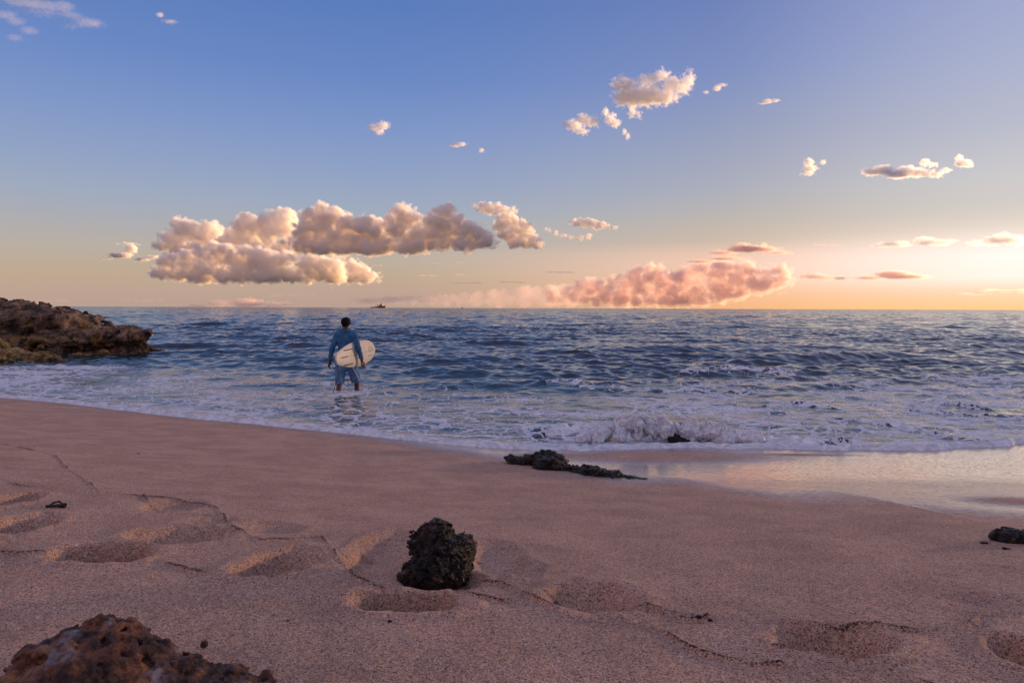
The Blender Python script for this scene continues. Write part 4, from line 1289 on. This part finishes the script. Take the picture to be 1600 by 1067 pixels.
cloud('tiny pink dot of cloud right of the small flat pink wisp', 6000.0, [(752, 235, 5, 4)], c=6, seed=29, aniso=0.2, wisp=2.3, bil=.12, col=W_, res=.7, name='wispy_cloud')
cloud('squat white cloud with a small companion at the left of the right hand group', 5600.0, [(1264, 254, 8, 7), (1266, 264, 10, 6), (1260, 272, 9, 4)], c=4, seed=30, aniso=0.4, wisp=2.3, bil=.12, col=W_, res=.9, name='wispy_cloud')
cloud('tiny white shred beside the squat white cloud', 5600.0, [(1285, 254, 5, 4)], c=4, seed=31, aniso=0.4, wisp=2.3, bil=.12, col=W_, res=.7, name='wispy_cloud')
cloud('long ragged white cloud in the upper right', 5600.0, [(1358, 270, 14, 6), (1378, 267, 17, 8), (1400, 273, 18, 7), (1420, 267, 18, 9), (1436, 270, 16, 7), (1446, 254, 8, 6), (1455, 258, 8, 4), (1462, 272, 12, 6), (1480, 266, 8, 4)], c=4, seed=32, aniso=0.6, wisp=2.3, bil=.12, col=W_, res=1.1, name='wispy_cloud')
cloud('short peaked white cloud at the right end of the long ragged one', 5600.0, [(1499, 247, 6, 5), (1506, 255, 13, 6), (1516, 258, 6, 4)], c=4, seed=33, aniso=0.6, wisp=2.3, bil=.12, col=W_, res=.9, name='wispy_cloud')
cloud('faint pink veil of cloud in the top left corner', 4800.0, [(30, 2, 34, 8), (65, 8, 34, 8), (95, 8, 20, 9), (108, 22, 20, 6), (130, 32, 24, 7), (150, 38, 18, 5), (50, 10, 40, 5), (110, 40, 20, 5)], c=110, seed=34, wisp=2.3, bil=.12, col=W_, res=1.3, name='wispy_cloud')
cloud('second faint pink veil under the top left corner one', 4800.0, [(6, 22, 20, 8), (22, 32, 16, 7), (42, 46, 16, 6), (20, 58, 14, 6), (50, 52, 12, 4)], c=110, seed=35, wisp=2.3, bil=.12, col=W_, res=1.2, name='wispy_cloud')
cloud('minute wisp to the right of the top left veils', 4800.0, [(250, 24, 7, 4), (262, 32, 12, 2)], c=10, seed=36, wisp=2.3, bil=.12, col=W_, res=.8, name='wispy_cloud')
# towards the sun and along the horizon
P_ = (0.97, 0.80, 0.74)
cloud('wide hazy pink cloud bank low over the horizon right of centre', 21000.0,
      puffs([(860, 452), (900, 442), (930, 436), (960, 430), (985, 424), (1000, 416), (1015, 412), (1028, 418), (1036, 428), (1060, 424), (1085, 414), (1110, 409), (1130, 408), (1150, 411), (1165, 410), (1185, 420),
             (1203, 426), (1214, 413), (1224, 413), (1232, 424), (1240, 436)], [(860, 474), (1000, 476), (1100, 474), (1150, 466), (1200, 452), (1240, 446)], 8, 11, 9),
      c=9, seed=41, bil=.8, col=(.978, .87, .835), res=1.3, thick=.9, aniso=.35, name='cloud_bank', skin=3.0)
cloud('faint low cloud sheet tapering left from the pink cloud bank', 22000.0,
      puffs([(610, 470), (660, 465), (700, 461), (760, 455), (800, 450), (850, 447), (880, 444), (910, 446)], [(610, 476), (910, 476)], 9, 10, 9),
      c=34, seed=53, bil=.6, col=(.98, .87, .85), res=1.3, thick=.9, aniso=.4, name='cloud_bank', skin=3.0)
cloud('flat orange cloud with bright ragged top above the pink bank', 16000.0, [(1130, 395, 24, 4), (1160, 390, 30, 6), (1160, 383, 12, 5), (1190, 390, 26, 5), (1194, 384, 6, 6), (1215, 395, 22, 2.5), (1100, 408, 26, 3), (1130, 405, 30, 3)], c=11, seed=42, bil=.7, col=P_, aniso=0.5, res=1.0)
cloud('salmon lens shaped cloud alone in the brightest part of the sky', 18000.0, [(1390, 430, 30, 7), (1360, 434, 26, 4), (1420, 433, 28, 4)], c=14, seed=43, bil=.6, col=(.98, .80, .74), aniso=0.5, res=1.0)
cloud('small broken pink puffs between the pink bank and the salmon cloud', 18000.0, [(1262, 432, 16, 4), (1276, 431, 16, 5), (1292, 434, 16, 5), (1308, 434, 16, 3.5)], c=14, seed=44, aniso=0.5, bil=.7, col=P_, res=.9)
cloud('bright white streak of cloud above the salmon cloud', 12000.0, [(1385, 383, 22, 4), (1410, 381, 16, 5), (1440, 377, 18, 7), (1465, 380, 22, 5), (1482, 378, 12, 4)], c=9, seed=45, aniso=0.7, wisp=0.9, bil=0.5, col=W_, res=1.0)
cloud('bright white cloud running out of the picture at the right', 12000.0, [(1530, 380, 16, 4), (1550, 377, 18, 7), (1570, 373, 18, 9), (1592, 376, 20, 8), (1615, 376, 20, 9)], c=9, seed=46, aniso=0.7, wisp=0.9, bil=0.5, col=W_, res=1.0)
cloud('thin orange cloud just over the horizon at the right', 20000.0, [(1520, 459, 20, 2.5), (1548, 455, 16, 4), (1575, 455, 22, 3), (1605, 455, 22, 4)], c=22, seed=47, aniso=0.6, wisp=.3, bil=.5, col=P_, res=.9)
cloud('low mauve puffs along the horizon behind the ship', 20000.0, [(575, 470, 26, 6), (610, 468, 24, 7), (640, 466, 26, 6), (670, 470, 24, 5)], c=60, seed=48, bil=.8, col=P_, res=1.1, name='cloud_bank')
cloud('low faint puffs on the horizon left of the man', 20000.0, [(310, 478, 20, 4), (345, 475, 26, 6), (390, 473, 30, 8), (430, 476, 24, 5)], c=30, seed=49, bil=.8, col=P_, res=1.1, name='cloud_bank')
STK = [(668, 430, 17, 2.2, 'left'), (726, 430, 18, 2.4, 'second'), (590, 414, 10, 2.5, ''), (682, 412, 7, 2.5, ''), (720, 411, 9, 2, ''), (875, 425, 28, 2, ''), (730, 442, 28, 1.6, ''), (800, 441, 26, 1.8, ''), (660, 410, 5, 1.4, ''),
       (945, 397, 5, 1.2, ''), (455, 461, 44, 1.5, ''), (60, 470, 60, 1.5, ''), (225, 470, 40, 1.4, ''), (1290, 383, 26, 1.8, ''), (1485, 446, 8, 1.5, '')]
LB = ['thin pink cloud streak under the long grey based cloud, left of two', 'thin pink cloud streak under the long grey based cloud, right of two', 'tiny pink streak right of the ragged cumulus shreds', 'tiny pink puff above the streak under the long cloud',
      'tiny flat puff just right of the other above the streaks', 'long thin orange streak above the left part of the pink bank', 'dark thin streak above the far left end of the pink bank', 'thin streak just above the pink bank, right of the dark one',
      'dot sized dark cloud below the long grey based cloud', 'dot sized grey cloud alone under the small flat orange cloud', 'long thin streak above the horizon left of the ship', 'long faint streak above the rock outcrop at far left',
      'faint streak above the horizon right of the rock outcrop', 'faint white streak left of the bright white streak', 'tiny orange streak below the salmon cloud']
for i, ((a, b, rx, ry, _), lb) in enumerate(zip(STK, LB)):
    n_ = max(2, int(rx / 8)); rs = random.Random(i)
    cloud(lb, 19000.0, [(a + rx * (2 * (k + .5) / n_ - 1) * .8, b + rs.uniform(-.8, .8), rx / n_ * 1.5, ry) for k in range(n_)], c=16, seed=60 + i, bil=.5, wisp=.6, aniso=.3, col=P_, res=.8, thick=.6, name='cloud_streak', skin=0)

cloud('added grey cloud dimming the sun on the beach, unseen beyond the right edge of the picture', 3600.0,
      [(W0 / 2 + F * math.tan(R(SUN_AZ)) + dx_, 400 + dy_, 330, 120) for dx_, dy_ in ((-150, 10), (0, -20), (170, 0), (60, 30))], c=215, seed=90, bil=.5, col=(.99, .97, .95), res=9, thick=.5, name='added_shade_cloud', skin=0)  # unseen cloud added to weaken the direct sun on the near beach
